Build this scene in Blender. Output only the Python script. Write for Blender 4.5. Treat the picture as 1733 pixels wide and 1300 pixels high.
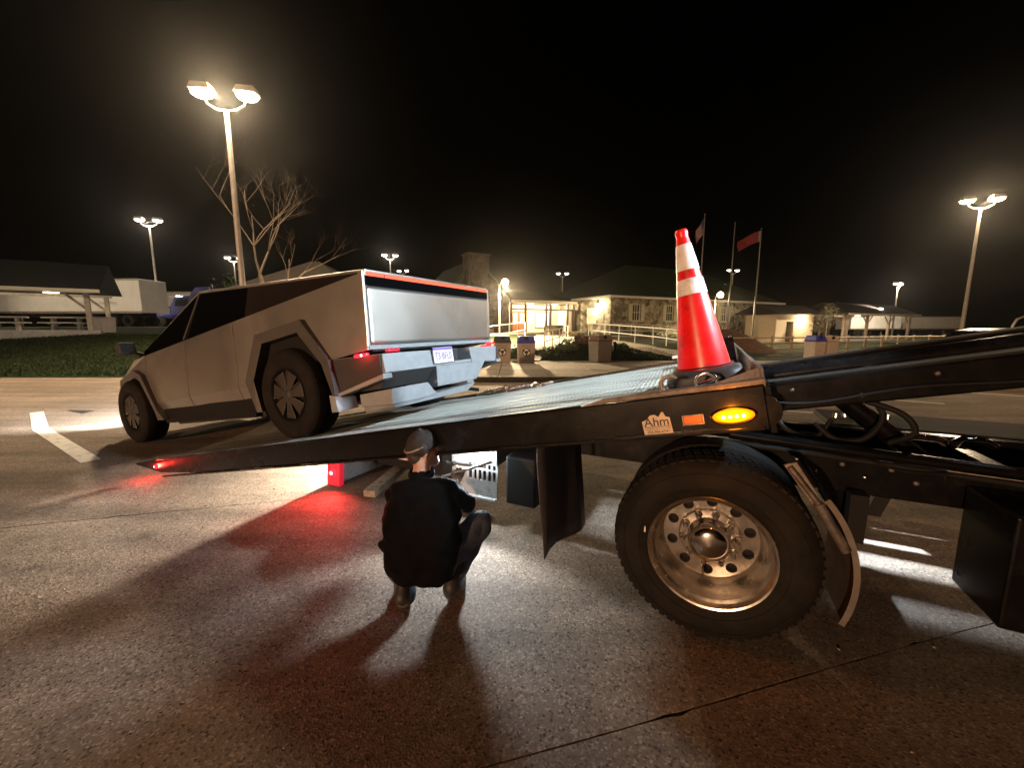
import bpy, bmesh, math, random
import numpy as np
from mathutils import Vector, Matrix

R = math.radians
PI = math.pi
S = bpy.context.scene
for o in list(bpy.data.objects):
    bpy.data.objects.remove(o)
COL = S.collection
rnd = random.Random(11)

# ------------------------------------------------------------------ camera
cd = bpy.data.cameras.new('camera')
cd.sensor_fit = 'HORIZONTAL'
cd.sensor_width = 36.0
cd.lens = 676.59 * 36.0 / 1733.0
cd.clip_start = 0.05
cd.clip_end = 600.0
cam = bpy.data.objects.new('camera', cd)
COL.objects.link(cam)
cam.location = (0, 0, 1.6272)
cam.rotation_euler = (PI / 2 - 0.1411, 0, 0)
S.camera = cam

# ------------------------------------------------------------------ sky: clear night
W = bpy.data.worlds.new('World')
S.world = W
W.use_nodes = True
wn = W.node_tree
wn.nodes.clear()
sky = wn.nodes.new('ShaderNodeTexSky')
sky.sky_type = 'NISHITA'
sky.sun_disc = False
sky.sun_elevation = R(-9.0)
sky.sun_rotation = R(180)
bg = wn.nodes.new('ShaderNodeBackground')
bg.inputs['Strength'].default_value = 0.02
wo = wn.nodes.new('ShaderNodeOutputWorld')
wn.links.new(sky.outputs[0], bg.inputs['Color'])
wn.links.new(bg.outputs[0], wo.inputs['Surface'])

S.view_settings.view_transform = 'Standard'
S.view_settings.look = 'None'
S.view_settings.exposure = 0.0
S.view_settings.gamma = 1.0
S.view_settings.use_curve_mapping = False
S.render.engine = 'CYCLES'
S.cycles.use_denoising = True
S.cycles.max_bounces = 6
S.cycles.diffuse_bounces = 3
S.cycles.glossy_bounces = 3
S.cycles.transmission_bounces = 4
S.cycles.caustics_reflective = False
S.cycles.caustics_refractive = False
S.cycles.sample_clamp_indirect = 4.0
S.cycles.use_light_tree = True

WARM = (1.0, 0.68, 0.38)
WARMW = (1.0, 0.80, 0.56)
WHITE = (0.86, 0.95, 1.0)


def light(name, kind, loc, color, power, radius=0.05, aim=None, angle=120, blend=0.5, parent=None):
    d = bpy.data.lights.new(name, kind)
    d.color = color
    d.energy = power
    d.shadow_soft_size = radius
    if kind == 'SPOT':
        d.spot_size = R(angle)
        d.spot_blend = blend
    o = bpy.data.objects.new(name, d)
    COL.objects.link(o)
    o.location = loc
    if aim is not None:
        o.rotation_euler = (Vector(aim) - Vector(loc)).to_track_quat('-Z', 'Y').to_euler()
    if parent is not None:
        o.parent = parent
    return o


# ------------------------------------------------------------------ materials
MATS = {}


def mat(name, col, rough=0.6, metal=0.0, var=0.0, scale=8.0, bump=0.0, bscale=40.0, coat=0.0,
        emit=None, estr=0.0, spec=0.5, stretch=None, alpha=None, trans=0.0, sss=0.0, dirt=None, dscale=3.0):
    if name in MATS:
        return MATS[name]
    m = bpy.data.materials.new(name)
    m.use_nodes = True
    nt = m.node_tree
    p = nt.nodes['Principled BSDF']
    p.inputs['Base Color'].default_value = (*col, 1)
    p.inputs['Roughness'].default_value = rough
    p.inputs['Metallic'].default_value = metal
    p.inputs['Specular IOR Level'].default_value = spec
    if coat:
        p.inputs['Coat Weight'].default_value = coat
        p.inputs['Coat Roughness'].default_value = 0.08
    if trans:
        p.inputs['Transmission Weight'].default_value = trans
    if sss:
        p.inputs['Subsurface Weight'].default_value = sss
        p.inputs['Subsurface Radius'].default_value = (0.05, 0.01, 0.005)
    if emit is not None:
        p.inputs['Emission Color'].default_value = (*emit, 1)
        p.inputs['Emission Strength'].default_value = estr
    L = nt.links
    if var or bump or dirt:
        tc = nt.nodes.new('ShaderNodeTexCoord')
        mp = nt.nodes.new('ShaderNodeMapping')
        L.new(tc.outputs['Object'], mp.inputs['Vector'])
        if stretch:
            mp.inputs['Scale'].default_value = stretch
    if var or dirt:
        n = nt.nodes.new('ShaderNodeTexNoise')
        n.inputs['Scale'].default_value = scale
        n.inputs['Detail'].default_value = 6
        n.inputs['Roughness'].default_value = 0.65
        L.new(mp.outputs[0], n.inputs['Vector'])
        mr = nt.nodes.new('ShaderNodeMapRange')
        mr.inputs['From Min'].default_value = 0.3
        mr.inputs['From Max'].default_value = 0.7
        mr.inputs['To Min'].default_value = 1 - var
        mr.inputs['To Max'].default_value = 1 + var
        L.new(n.outputs['Fac'], mr.inputs['Value'])
        mx = nt.nodes.new('ShaderNodeMix')
        mx.data_type = 'RGBA'
        mx.blend_type = 'MULTIPLY'
        mx.inputs['Factor'].default_value = 1
        mx.inputs['A'].default_value = (*col, 1)
        L.new(mr.outputs[0], mx.inputs['B'])
        out = mx.outputs['Result']
        if dirt:
            n2 = nt.nodes.new('ShaderNodeTexNoise')
            n2.inputs['Scale'].default_value = dscale
            n2.inputs['Detail'].default_value = 8
            n2.inputs['Roughness'].default_value = 0.7
            L.new(mp.outputs[0], n2.inputs['Vector'])
            r2 = nt.nodes.new('ShaderNodeMapRange')
            r2.inputs['From Min'].default_value = 0.48
            r2.inputs['From Max'].default_value = 0.66
            L.new(n2.outputs['Fac'], r2.inputs['Value'])
            m2 = nt.nodes.new('ShaderNodeMix')
            m2.data_type = 'RGBA'
            L.new(r2.outputs[0], m2.inputs['Factor'])
            L.new(out, m2.inputs['A'])
            m2.inputs['B'].default_value = (*dirt, 1)
            out = m2.outputs['Result']
        L.new(out, p.inputs['Base Color'])
        rr = nt.nodes.new('ShaderNodeMapRange')
        rr.inputs['To Min'].default_value = max(0.02, rough - 0.12)
        rr.inputs['To Max'].default_value = min(1.0, rough + 0.12)
        L.new(n.outputs['Fac'], rr.inputs['Value'])
        L.new(rr.outputs[0], p.inputs['Roughness'])
    if bump:
        b = nt.nodes.new('ShaderNodeTexNoise')
        b.inputs['Scale'].default_value = bscale
        b.inputs['Detail'].default_value = 5
        L.new(mp.outputs[0], b.inputs['Vector'])
        bm_ = nt.nodes.new('ShaderNodeBump')
        bm_.inputs['Strength'].default_value = bump
        bm_.inputs['Distance'].default_value = 0.02
        L.new(b.outputs['Fac'], bm_.inputs['Height'])
        L.new(bm_.outputs[0], p.inputs['Normal'])
    if emit is not None:
        m.cycles.emission_sampling = 'NONE' if estr > 3 else 'AUTO'
    MATS[name] = m
    return m


def concrete_lot(name, base, chip_lo, chip_hi, chip_scale, stain):
    m = bpy.data.materials.new(name)
    m.use_nodes = True
    nt = m.node_tree
    L = nt.links
    p = nt.nodes['Principled BSDF']
    p.inputs['Specular IOR Level'].default_value = 0.22
    tc = nt.nodes.new('ShaderNodeTexCoord')

    def noise(sc, det=6, ro=0.6):
        n = nt.nodes.new('ShaderNodeTexNoise')
        n.inputs['Scale'].default_value = sc
        n.inputs['Detail'].default_value = det
        n.inputs['Roughness'].default_value = ro
        L.new(tc.outputs['Object'], n.inputs['Vector'])
        return n

    def rng(src, a, b, lo, hi):
        r = nt.nodes.new('ShaderNodeMapRange')
        r.inputs['From Min'].default_value = a
        r.inputs['From Max'].default_value = b
        r.inputs['To Min'].default_value = lo
        r.inputs['To Max'].default_value = hi
        L.new(src, r.inputs['Value'])
        return r.outputs[0]

    def mix(a, b, fac, mode='MIX'):
        x = nt.nodes.new('ShaderNodeMix')
        x.data_type = 'RGBA'
        x.blend_type = mode
        for k, v in (('A', a), ('B', b), ('Factor', fac)):
            if hasattr(v, 'links'):
                L.new(v, x.inputs[k])
            elif isinstance(v, tuple):
                x.inputs[k].default_value = (*v, 1)
            else:
                x.inputs[k].default_value = v
        return x.outputs['Result']

    v = nt.nodes.new('ShaderNodeTexVoronoi')
    v.inputs['Scale'].default_value = chip_scale
    L.new(tc.outputs['Object'], v.inputs['Vector'])
    sep = nt.nodes.new('ShaderNodeSeparateColor')
    L.new(v.outputs['Color'], sep.inputs[0])
    chips = mix(chip_lo, chip_hi, sep.outputs[0])
    ismid = rng(sep.outputs[1], 0.35, 0.75, 0.0, 0.85)
    c = mix(base, chips, ismid)
    dark = rng(sep.outputs[2], 0.93, 0.97, 0.0, 0.7)
    c = mix(c, (0.022, 0.018, 0.016), dark)
    big = noise(0.55, 8, 0.62)
    c = mix(c, rng(big.outputs['Fac'], 0.3, 0.7, 0.72, 1.22), 1.0, 'MULTIPLY')
    med = noise(6.0, 6, 0.7)
    c = mix(c, rng(med.outputs['Fac'], 0.3, 0.7, 0.82, 1.15), 1.0, 'MULTIPLY')
    spots = noise(2.3, 3, 0.5)
    c = mix(c, stain, rng(spots.outputs['Fac'], 0.64, 0.74, 0.0, 0.55))
    tmap = nt.nodes.new('ShaderNodeMapping')             # tyre-worn streaks along the bays
    tmap.inputs['Rotation'].default_value = (0, 0, R(22))
    tmap.inputs['Scale'].default_value = (0.10, 1.6, 1)
    L.new(tc.outputs['Object'], tmap.inputs['Vector'])
    tn = nt.nodes.new('ShaderNodeTexNoise')
    tn.inputs['Scale'].default_value = 1.6
    tn.inputs['Detail'].default_value = 5
    L.new(tmap.outputs[0], tn.inputs['Vector'])
    c = mix(c, rng(tn.outputs['Fac'], 0.38, 0.62, 0.70, 1.12), 1.0, 'MULTIPLY')
    drip = nt.nodes.new('ShaderNodeTexVoronoi')          # oil drips
    drip.inputs['Scale'].default_value = 1.7
    L.new(tc.outputs['Object'], drip.inputs['Vector'])
    wob = noise(30, 3, 0.6)
    dsum = nt.nodes.new('ShaderNodeMath')
    dsum.operation = 'ADD'
    L.new(drip.outputs['Distance'], dsum.inputs[0])
    L.new(rng(wob.outputs['Fac'], 0.2, 0.8, -0.03, 0.03), dsum.inputs[1])
    dsep = nt.nodes.new('ShaderNodeSeparateColor')
    L.new(drip.outputs['Color'], dsep.inputs[0])
    dm = nt.nodes.new('ShaderNodeMath')
    dm.operation = 'MULTIPLY'
    L.new(rng(dsum.outputs[0], 0.025, 0.05, 0.85, 0.0), dm.inputs[0])
    L.new(rng(dsep.outputs[0], 0.45, 0.5, 0.0, 1.0), dm.inputs[1])
    c = mix(c, (0.028, 0.020, 0.016), dm.outputs[0])
    L.new(c, p.inputs['Base Color'])
    L.new(rng(sep.outputs[1], 0, 1, 0.62, 0.95), p.inputs['Roughness'])
    bp = nt.nodes.new('ShaderNodeBump')
    bp.inputs['Strength'].default_value = 0.35
    bp.inputs['Distance'].default_value = 0.004
    L.new(v.outputs['Distance'], bp.inputs['Height'])
    b2 = nt.nodes.new('ShaderNodeBump')
    b2.inputs['Strength'].default_value = 0.22
    b2.inputs['Distance'].default_value = 0.012
    L.new(med.outputs['Fac'], b2.inputs['Height'])
    L.new(bp.outputs[0], b2.inputs['Normal'])
    L.new(b2.outputs[0], p.inputs['Normal'])
    MATS[name] = m
    return m


def stone_mat(name, scale, c_lo, c_hi, mortar):
    m = bpy.data.materials.new(name)
    m.use_nodes = True
    nt = m.node_tree
    L = nt.links
    p = nt.nodes['Principled BSDF']
    p.inputs['Roughness'].default_value = 0.9
    tc = nt.nodes.new('ShaderNodeTexCoord')
    n = nt.nodes.new('ShaderNodeTexNoise')
    n.inputs['Scale'].default_value = 3
    L.new(tc.outputs['Object'], n.inputs['Vector'])
    add = nt.nodes.new('ShaderNodeMix')
    add.data_type = 'RGBA'
    add.blend_type = 'LINEAR_LIGHT'
    add.inputs['Factor'].default_value = 0.12
    L.new(tc.outputs['Object'], add.inputs['A'])
    L.new(n.outputs['Color'], add.inputs['B'])
    v = nt.nodes.new('ShaderNodeTexVoronoi')
    v.inputs['Scale'].default_value = scale
    L.new(add.outputs['Result'], v.inputs['Vector'])
    e = nt.nodes.new('ShaderNodeTexVoronoi')
    e.feature = 'DISTANCE_TO_EDGE'
    e.inputs['Scale'].default_value = scale
    L.new(add.outputs['Result'], e.inputs['Vector'])
    sep = nt.nodes.new('ShaderNodeSeparateColor')
    L.new(v.outputs['Color'], sep.inputs[0])
    x = nt.nodes.new('ShaderNodeMix')
    x.data_type = 'RGBA'
    x.inputs['A'].default_value = (*c_lo, 1)
    x.inputs['B'].default_value = (*c_hi, 1)
    L.new(sep.outputs[0], x.inputs['Factor'])
    r = nt.nodes.new('ShaderNodeMapRange')
    r.inputs['From Max'].default_value = 0.06
    L.new(e.outputs['Distance'], r.inputs['Value'])
    y = nt.nodes.new('ShaderNodeMix')
    y.data_type = 'RGBA'
    y.inputs['A'].default_value = (*mortar, 1)
    L.new(x.outputs['Result'], y.inputs['B'])
    L.new(r.outputs[0], y.inputs['Factor'])
    L.new(y.outputs['Result'], p.inputs['Base Color'])
    b = nt.nodes.new('ShaderNodeBump')
    b.inputs['Strength'].default_value = 0.9
    b.inputs['Distance'].default_value = 0.05
    L.new(r.outputs[0], b.inputs['Height'])
    L.new(b.outputs[0], p.inputs['Normal'])
    MATS[name] = m
    return m


LOT = concrete_lot('lot_concrete', (0.205, 0.155, 0.118), (0.085, 0.064, 0.050), (0.43, 0.36, 0.30), 100, (0.065, 0.048, 0.038))
WALK = concrete_lot('walk_concrete', (0.36, 0.31, 0.26), (0.30, 0.26, 0.22), (0.42, 0.38, 0.33), 60, (0.2, 0.17, 0.14))
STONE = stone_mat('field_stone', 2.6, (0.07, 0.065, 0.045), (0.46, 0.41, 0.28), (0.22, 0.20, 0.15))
SHADE_STONE = stone_mat('shaded_field_stone', 2.6, (0.022, 0.017, 0.014), (0.075, 0.056, 0.042), (0.045, 0.037, 0.03))  # darker copy of the field stone; the unlit gable's shade is in its colour
SOIL = mat('soil', (0.05, 0.035, 0.02), 0.95, var=0.5, scale=4, bump=0.5, bscale=14)
GRASS = mat('grass', (0.014, 0.022, 0.005), 0.8, var=0.5, scale=3, spec=0.2)
LEAF = mat('leaf', (0.05, 0.085, 0.02), 0.6, var=0.4, scale=6)
DRYLEAF = mat('dry_leaf', (0.24, 0.12, 0.07), 0.7, var=0.3, scale=6)
BARK = mat('bark', (0.13, 0.10, 0.075), 0.9, var=0.4, scale=9, bump=0.6, bscale=25)
MULCH = mat('mulch', (0.10, 0.045, 0.022), 0.95, var=0.5, scale=5, bump=0.8, bscale=12)
PAINT = mat('road_paint', (0.72, 0.70, 0.66), 0.7, var=0.2, scale=9, dirt=(0.3, 0.27, 0.24), dscale=9)

STEEL = mat('stainless', (0.62, 0.60, 0.575), 0.37, 0.94, var=0.03, scale=1.3, dirt=(0.50, 0.47, 0.44), dscale=0.9)
PLASTIC = mat('grey_cladding', (0.29, 0.31, 0.33), 0.55, var=0.12, scale=12, bump=0.05, bscale=300)
CLAD = mat('dark_cladding', (0.035, 0.034, 0.034), 0.6, var=0.2, scale=10)
GLASS = mat('dark_glass', (0.003, 0.0032, 0.004), 0.05, spec=0.3)
RUBBER = mat('rubber', (0.012, 0.011, 0.010), 0.75, spec=0.15, var=0.35, scale=14, bump=0.1, bscale=120, dirt=(0.020, 0.016, 0.013), dscale=5)
BLACKP = mat('black_paint', (0.0035, 0.0035, 0.004), 0.25, var=0.25, scale=7, coat=0.12, spec=0.3, dirt=(0.0075, 0.0065, 0.0055), dscale=16)
BLACKM = mat('black_matt', (0.006, 0.006, 0.006), 0.7, var=0.3, scale=9, spec=0.3)
DECKM = mat('deck_steel', (0.42, 0.44, 0.40), 0.5, 0.2, var=0.25, scale=5, stretch=(0.35, 3, 1), bump=0.12, bscale=45, dirt=(0.16, 0.14, 0.12), dscale=2.2)
GALV = mat('worn_steel', (0.32, 0.28, 0.24), 0.5, 0.5, var=0.35, scale=18, bump=0.2, bscale=50, dirt=(0.13, 0.075, 0.04), dscale=10)
DULL = mat('dull_steel', (0.15, 0.135, 0.125), 0.5, 0.4, var=0.3, scale=18, bump=0.15, bscale=50, dirt=(0.07, 0.045, 0.03), dscale=12)
CHROME = mat('chrome', (0.83, 0.80, 0.76), 0.10, 1.0, var=0.05, scale=14)
ALU = mat('polished_aluminium', (0.78, 0.74, 0.68), 0.24, 1.0, var=0.12, scale=16, bump=0.03, bscale=60)
GREYM = mat('grey_paint', (0.40, 0.41, 0.42), 0.5, 0.1, var=0.15, scale=12, dirt=(0.2, 0.17, 0.14), dscale=12)
WHITEP = mat('white_paint', (0.74, 0.72, 0.68), 0.5, var=0.1, scale=6)
CONE = mat('cone_plastic', (0.90, 0.009, 0.010), 0.33, spec=0.5, sss=0.25, var=0.10, scale=10, dirt=(0.42, 0.010, 0.010), dscale=7)
COLLAR = mat('cone_collar', (0.80, 0.75, 0.74), 0.35, var=0.10, scale=12, dirt=(0.58, 0.52, 0.50), dscale=10, bump=0.2, bscale=120)
SKIN = mat('skin', (0.52, 0.30, 0.21), 0.5, sss=0.15, var=0.1, scale=20)
SHIRT = mat('black_shirt', (0.0045, 0.004, 0.004), 0.9, spec=0.06, var=0.3, scale=14, bump=0.5, bscale=16)
DENIM = mat('denim', (0.07, 0.085, 0.12), 0.85, spec=0.1, var=0.35, scale=18, bump=0.4, bscale=22)
CAPM = mat('cap_cloth', (0.025, 0.020, 0.019), 0.8, var=0.25, scale=25)
HAIR = mat('hair', (0.03, 0.02, 0.014), 0.7, var=0.4, scale=60)
WOOD = mat('wood', (0.33, 0.20, 0.11), 0.65, var=0.3, scale=6, stretch=(1, 1, 0.2))
DARKWOOD = mat('dark_wood', (0.06, 0.035, 0.022), 0.6, var=0.3, scale=6)
POSTW = mat('post_wood', (0.40, 0.32, 0.24), 0.7, var=0.3, scale=5)
GREENROOF = mat('green_roof', (0.020, 0.034, 0.014), 0.6, var=0.2, scale=3)
GREYROOF = mat('shingle_roof', (0.09, 0.08, 0.072), 0.85, var=0.25, scale=4, bump=0.4, bscale=9)
DARKROOF = mat('dark_roof', (0.004, 0.0036, 0.0036), 0.9, var=0.3, scale=4)
CREAM = mat('cream_wall', (0.66, 0.58, 0.44), 0.8, var=0.08, scale=4)
POLE = mat('pole_metal', (0.42, 0.38, 0.34), 0.5, 0.3, var=0.15, scale=5)
BIN = mat('bin_beige', (0.36, 0.30, 0.26), 0.6, var=0.1, scale=6)
BLUELID = mat('blue_lid', (0.02, 0.03, 0.30), 0.4, var=0.1)
BLACKLID = mat('black_lid', (0.02, 0.02, 0.022), 0.45, var=0.1)
BLUETRUCK = mat('blue_paint', (0.01, 0.012, 0.10), 0.2, coat=0.6, var=0.1)
TRAILERW = mat('trailer_white', (0.70, 0.66, 0.60), 0.5, var=0.10, scale=1.2)
LED_WARM = mat('lamp_lens_warm', (1, 0.9, 0.75), emit=(1.0, 0.80, 0.50), estr=40)
LED_COOL = mat('lamp_lens_cool', (1, 0.96, 0.9), emit=(1.0, 0.90, 0.76), estr=14)
WORKLENS = mat('work_lamp_lens', (0.9, 0.95, 1), emit=(0.88, 0.96, 1.0), estr=25)
REDLENS = mat('red_lamp', (0.7, 0.01, 0.02), 0.2, emit=(1.0, 0.02, 0.04), estr=2.6)
REDHOT = mat('red_lamp_core', (1, 0.4, 0.4), 0.2, emit=(1.0, 0.30, 0.30), estr=8)
REDBAR = mat('red_light_bar', (0.8, 0.06, 0.03), 0.25, emit=(1.0, 0.12, 0.06), estr=1.5)
AMBERLENS = mat('amber_lamp', (0.9, 0.3, 0.02), 0.2, emit=(1.0, 0.20, 0.0), estr=2.6)
AMBERHOT = mat('amber_led', (1, 0.8, 0.3), 0.2, emit=(1.0, 0.72, 0.12), estr=9)
AMBERREF = mat('amber_reflector', (0.75, 0.17, 0.015), 0.35)
HEADLAMP = mat('head_lamp', (1, 1, 1), emit=(1.0, 0.93, 0.75), estr=12)
INSIDE = mat('lit_ceiling_panel', (1, 1, 1), emit=(1.0, 0.86, 0.58), estr=6)
YELLOW = mat('yellow_flower', (0.75, 0.55, 0.03), 0.7)


# ------------------------------------------------------------------ mesh helpers
class MB:
    def __init__(self, M=None):
        self.v = []
        self.f = []
        self.mi = []
        self.M = M
        self.cur = 0

    def add(self, vs, fs):
        b = len(self.v)
        for p in vs:
            p = Vector(p)
            if self.M is not None:
                p = self.M @ p
            self.v.append(p)
        for f in fs:
            self.f.append([i + b for i in f])
            self.mi.append(self.cur)
        return self

    def box(self, x0, x1, y0, y1, z0, z1):
        return self.add([(x0, y0, z0), (x1, y0, z0), (x1, y1, z0), (x0, y1, z0),
                         (x0, y0, z1), (x1, y0, z1), (x1, y1, z1), (x0, y1, z1)],
                        [(0, 3, 2, 1), (4, 5, 6, 7), (0, 1, 5, 4), (1, 2, 6, 5), (2, 3, 7, 6), (3, 0, 4, 7)])

    def hexa(self, a, b):
        """two quads of 4 points each (a below/behind, b above), joined as a closed solid"""
        return self.add(list(a) + list(b), [(0, 3, 2, 1), (4, 5, 6, 7), (0, 1, 5, 4), (1, 2, 6, 5), (2, 3, 7, 6), (3, 0, 4, 7)])

    def prism(self, poly, a, b, plane='xz'):
        n = len(poly)

        def P(q, t):
            if plane == 'xz':
                return (q[0], t, q[1])
            if plane == 'yz':
                return (t, q[0], q[1])
            return (q[0], q[1], t)
        vs = [P(q, a) for q in poly] + [P(q, b) for q in poly]
        fs = [list(range(n))[::-1], [n + i for i in range(n)]]
        for i in range(n):
            j = (i + 1) % n
            fs.append((i, j, n + j, n + i))
        return self.add(vs, fs)

    def loft(self, r0, r1, cap=True):
        n = len(r0)
        fs = [(i, (i + 1) % n, n + (i + 1) % n, n + i) for i in range(n)]
        if cap:
            fs += [list(range(n))[::-1], [n + i for i in range(n)]]
        return self.add(list(r0) + list(r1), fs)

    def tube(self, pts, r, n=8, cap=True, closed=False):
        pts = [Vector(p) for p in pts]
        k = len(pts)
        rs = r if isinstance(r, (list, tuple)) else [r] * k
        vs = []
        ref = None
        for i, p in enumerate(pts):
            if closed:
                t = pts[(i + 1) % k] - pts[i - 1]
            else:
                t = pts[min(i + 1, k - 1)] - pts[max(i - 1, 0)]
            t.normalize()
            if ref is None:
                ref = Vector((0, 0, 1)) if abs(t.z) < 0.9 else Vector((1, 0, 0))
            a = (ref - t * ref.dot(t))
            if a.length < 1e-4:
                a = t.orthogonal()
            a.normalize()
            ref = a
            bb = t.cross(a)
            for j in range(n):
                th = 2 * PI * j / n
                vs.append(p + (a * math.cos(th) + bb * math.sin(th)) * rs[i])
        fs = []
        m = k if closed else k - 1
        for i in range(m):
            for j in range(n):
                i2 = (i + 1) % k
                fs.append((i * n + j, i * n + (j + 1) % n, i2 * n + (j + 1) % n, i2 * n + j))
        if cap and not closed:
            fs.append(list(range(n))[::-1])
            fs.append([(k - 1) * n + j for j in range(n)])
        return self.add(vs, fs)

    def lathe(self, prof, n=48, origin=(0, 0, 0), axis='y', a0=0.0, a1=2 * PI):
        o = Vector(origin)
        full = abs((a1 - a0) - 2 * PI) < 1e-6
        m = n if full else n + 1
        vs = []
        for j in range(m):
            th = a0 + (a1 - a0) * j / n
            c, s = math.cos(th), math.sin(th)
            for (r, h) in prof:
                if axis == 'y':
                    vs.append(o + Vector((r * c, h, r * s)))
                elif axis == 'z':
                    vs.append(o + Vector((r * c, r * s, h)))
                else:
                    vs.append(o + Vector((h, r * c, r * s)))
        k = len(prof)
        fs = []
        for j in range(n):
            j2 = (j + 1) % m
            for i in range(k - 1):
                fs.append((j * k + i, j * k + i + 1, j2 * k + i + 1, j2 * k + i))
        return self.add(vs, fs)

    def build(self, name, material, parent=None, smooth=None, bevel=0.0, loc=None, rot=None, fix=True):
        me = bpy.data.meshes.new(name)
        me.from_pydata([tuple(p) for p in self.v], [], self.f)
        ms = material if isinstance(material, (list, tuple)) else [material]
        for m in ms:
            me.materials.append(m)
        if len(ms) > 1:
            me.polygons.foreach_set('material_index', self.mi)
        if fix:
            bm = bmesh.new()
            bm.from_mesh(me)
            bmesh.ops.recalc_face_normals(bm, faces=bm.faces)
            bm.to_mesh(me)
            bm.free()
        if smooth is not None:
            me.polygons.foreach_set('use_smooth', [True] * len(me.polygons))
            me.set_sharp_from_angle(angle=R(smooth))
        me.update()
        o = bpy.data.objects.new(name, me)
        COL.objects.link(o)
        if parent is not None:
            o.parent = parent
        if loc is not None:
            o.location = loc
        if rot is not None:
            o.rotation_euler = rot
        if bevel:
            b = o.modifiers.new('bevel', 'BEVEL')
            b.width = bevel
            b.segments = 2
            b.limit_method = 'ANGLE'
            b.angle_limit = R(40)
        return o


def tag(o, label=None, cat=None, group=None, kind=None):
    if label:
        o['label'] = label
    if cat:
        o['category'] = cat
    if group:
        o['group'] = group
    if kind:
        o['kind'] = kind
    return o


def empty(name, loc, rot=(0, 0, 0), label=None, cat=None, group=None):
    o = bpy.data.objects.new(name, None)
    COL.objects.link(o)
    o.location = loc
    o.rotation_euler = rot
    o.empty_display_size = 0.2
    return tag(o, label, cat, group)


def copy_tree(o, parent=None):
    c = o.copy()
    COL.objects.link(c)
    c.parent = parent
    for ch in list(o.children):
        copy_tree(ch, c)
    return c


def text(name, body, size, material, parent, M, bold=0.0, align='CENTER'):
    cu = bpy.data.curves.new(name, 'FONT')
    cu.body = body
    cu.size = size
    cu.align_x = align
    cu.align_y = 'CENTER'
    cu.extrude = 0.0008
    cu.offset = bold
    tmp = bpy.data.objects.new(name + '_src', cu)
    me = bpy.data.meshes.new_from_object(tmp)
    bpy.data.objects.remove(tmp)
    me.materials.clear()
    me.materials.append(material)
    o = bpy.data.objects.new(name, me)
    COL.objects.link(o)
    o.parent = parent
    o.matrix_local = M
    return o


def frame_M(origin, xdir, ydir):
    x = Vector(xdir).normalized()
    y = Vector(ydir)
    y = (y - x * y.dot(x)).normalized()
    z = x.cross(y)
    M = Matrix((x, y, z)).transposed().to_4x4()
    M.translation = Vector(origin)
    return M


def disc_with_hole_sectors(mb, n, r_in, r_out, r_hole, h_rad, y, depth):
    """flat ring about the y axis with n round holes at radius r_hole"""
    K = 24
    for s in range(n):
        a0 = 2 * PI * s / n
        am = a0 + PI / n
        a1 = a0 + 2 * PI / n
        outer = []
        for k in range(6):
            a = a0 + (a1 - a0) * k / 6
            outer.append((r_out * math.cos(a), r_out * math.sin(a)))
        for k in range(6):
            r = r_out + (r_in - r_out) * k / 6
            outer.append((r * math.cos(a1), r * math.sin(a1)))
        for k in range(6):
            a = a1 + (a0 - a1) * k / 6
            outer.append((r_in * math.cos(a), r_in * math.sin(a)))
        for k in range(6):
            r = r_in + (r_out - r_in) * k / 6
            outer.append((r * math.cos(a0), r * math.sin(a0)))
        c = (r_hole * math.cos(am), r_hole * math.sin(am))
        inner = []
        for q in outer:
            d = math.hypot(q[0] - c[0], q[1] - c[1])
            inner.append((c[0] + (q[0] - c[0]) / d * h_rad, c[1] + (q[1] - c[1]) / d * h_rad))
        vs = [(q[0], y, q[1]) for q in outer] + [(q[0], y, q[1]) for q in inner] + [(q[0], y + depth, q[1]) for q in inner]
        fs = [(i, (i + 1) % K, K + (i + 1) % K, K + i) for i in range(K)]
        fs += [(K + i, K + (i + 1) % K, 2 * K + (i + 1) % K, 2 * K + i) for i in range(K)]
        mb.add(vs, fs)


def curve(pts, n=6):
    """Catmull-Rom through the points"""
    P = [Vector(p) for p in pts]
    P = [P[0] * 2 - P[1]] + P + [P[-1] * 2 - P[-2]]
    out = []
    for i in range(1, len(P) - 2):
        for k in range(n):
            t = k / n
            a, b, c, d = P[i - 1:i + 3]
            out.append(0.5 * (2 * b + (c - a) * t + (2 * a - 5 * b + 4 * c - d) * t * t + (3 * b - a - 3 * c + d) * t ** 3))
    out.append(P[-2])
    return out


def smooth01(t):
    t = min(1.0, max(0.0, t))
    return t * t * (3 - 2 * t)


# ------------------------------------------------------------------ ground and lot
def lot_edge(x):
    """distance at which the paved lot meets kerb, walk or lawn"""
    return 12.9 - 1.1 * smooth01((x + 9) / 3.0)


def gz(x, y):
    e = lot_edge(x)
    if y < e:
        return 0.0
    wl = smooth01((-8.0 - x) / 6.0)
    wr = 1 - smooth01((x - 9) / 10.0)
    left = min(1.62, 0.118 * max(0.0, y - e))
    mid = min(1.04, 0.047 * max(0.0, y - 16.6))
    z = 0.12 * smooth01((y - e) / 0.3) * (1 - wl)
    return z + wl * left + (1 - wl) * wr * mid


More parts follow.
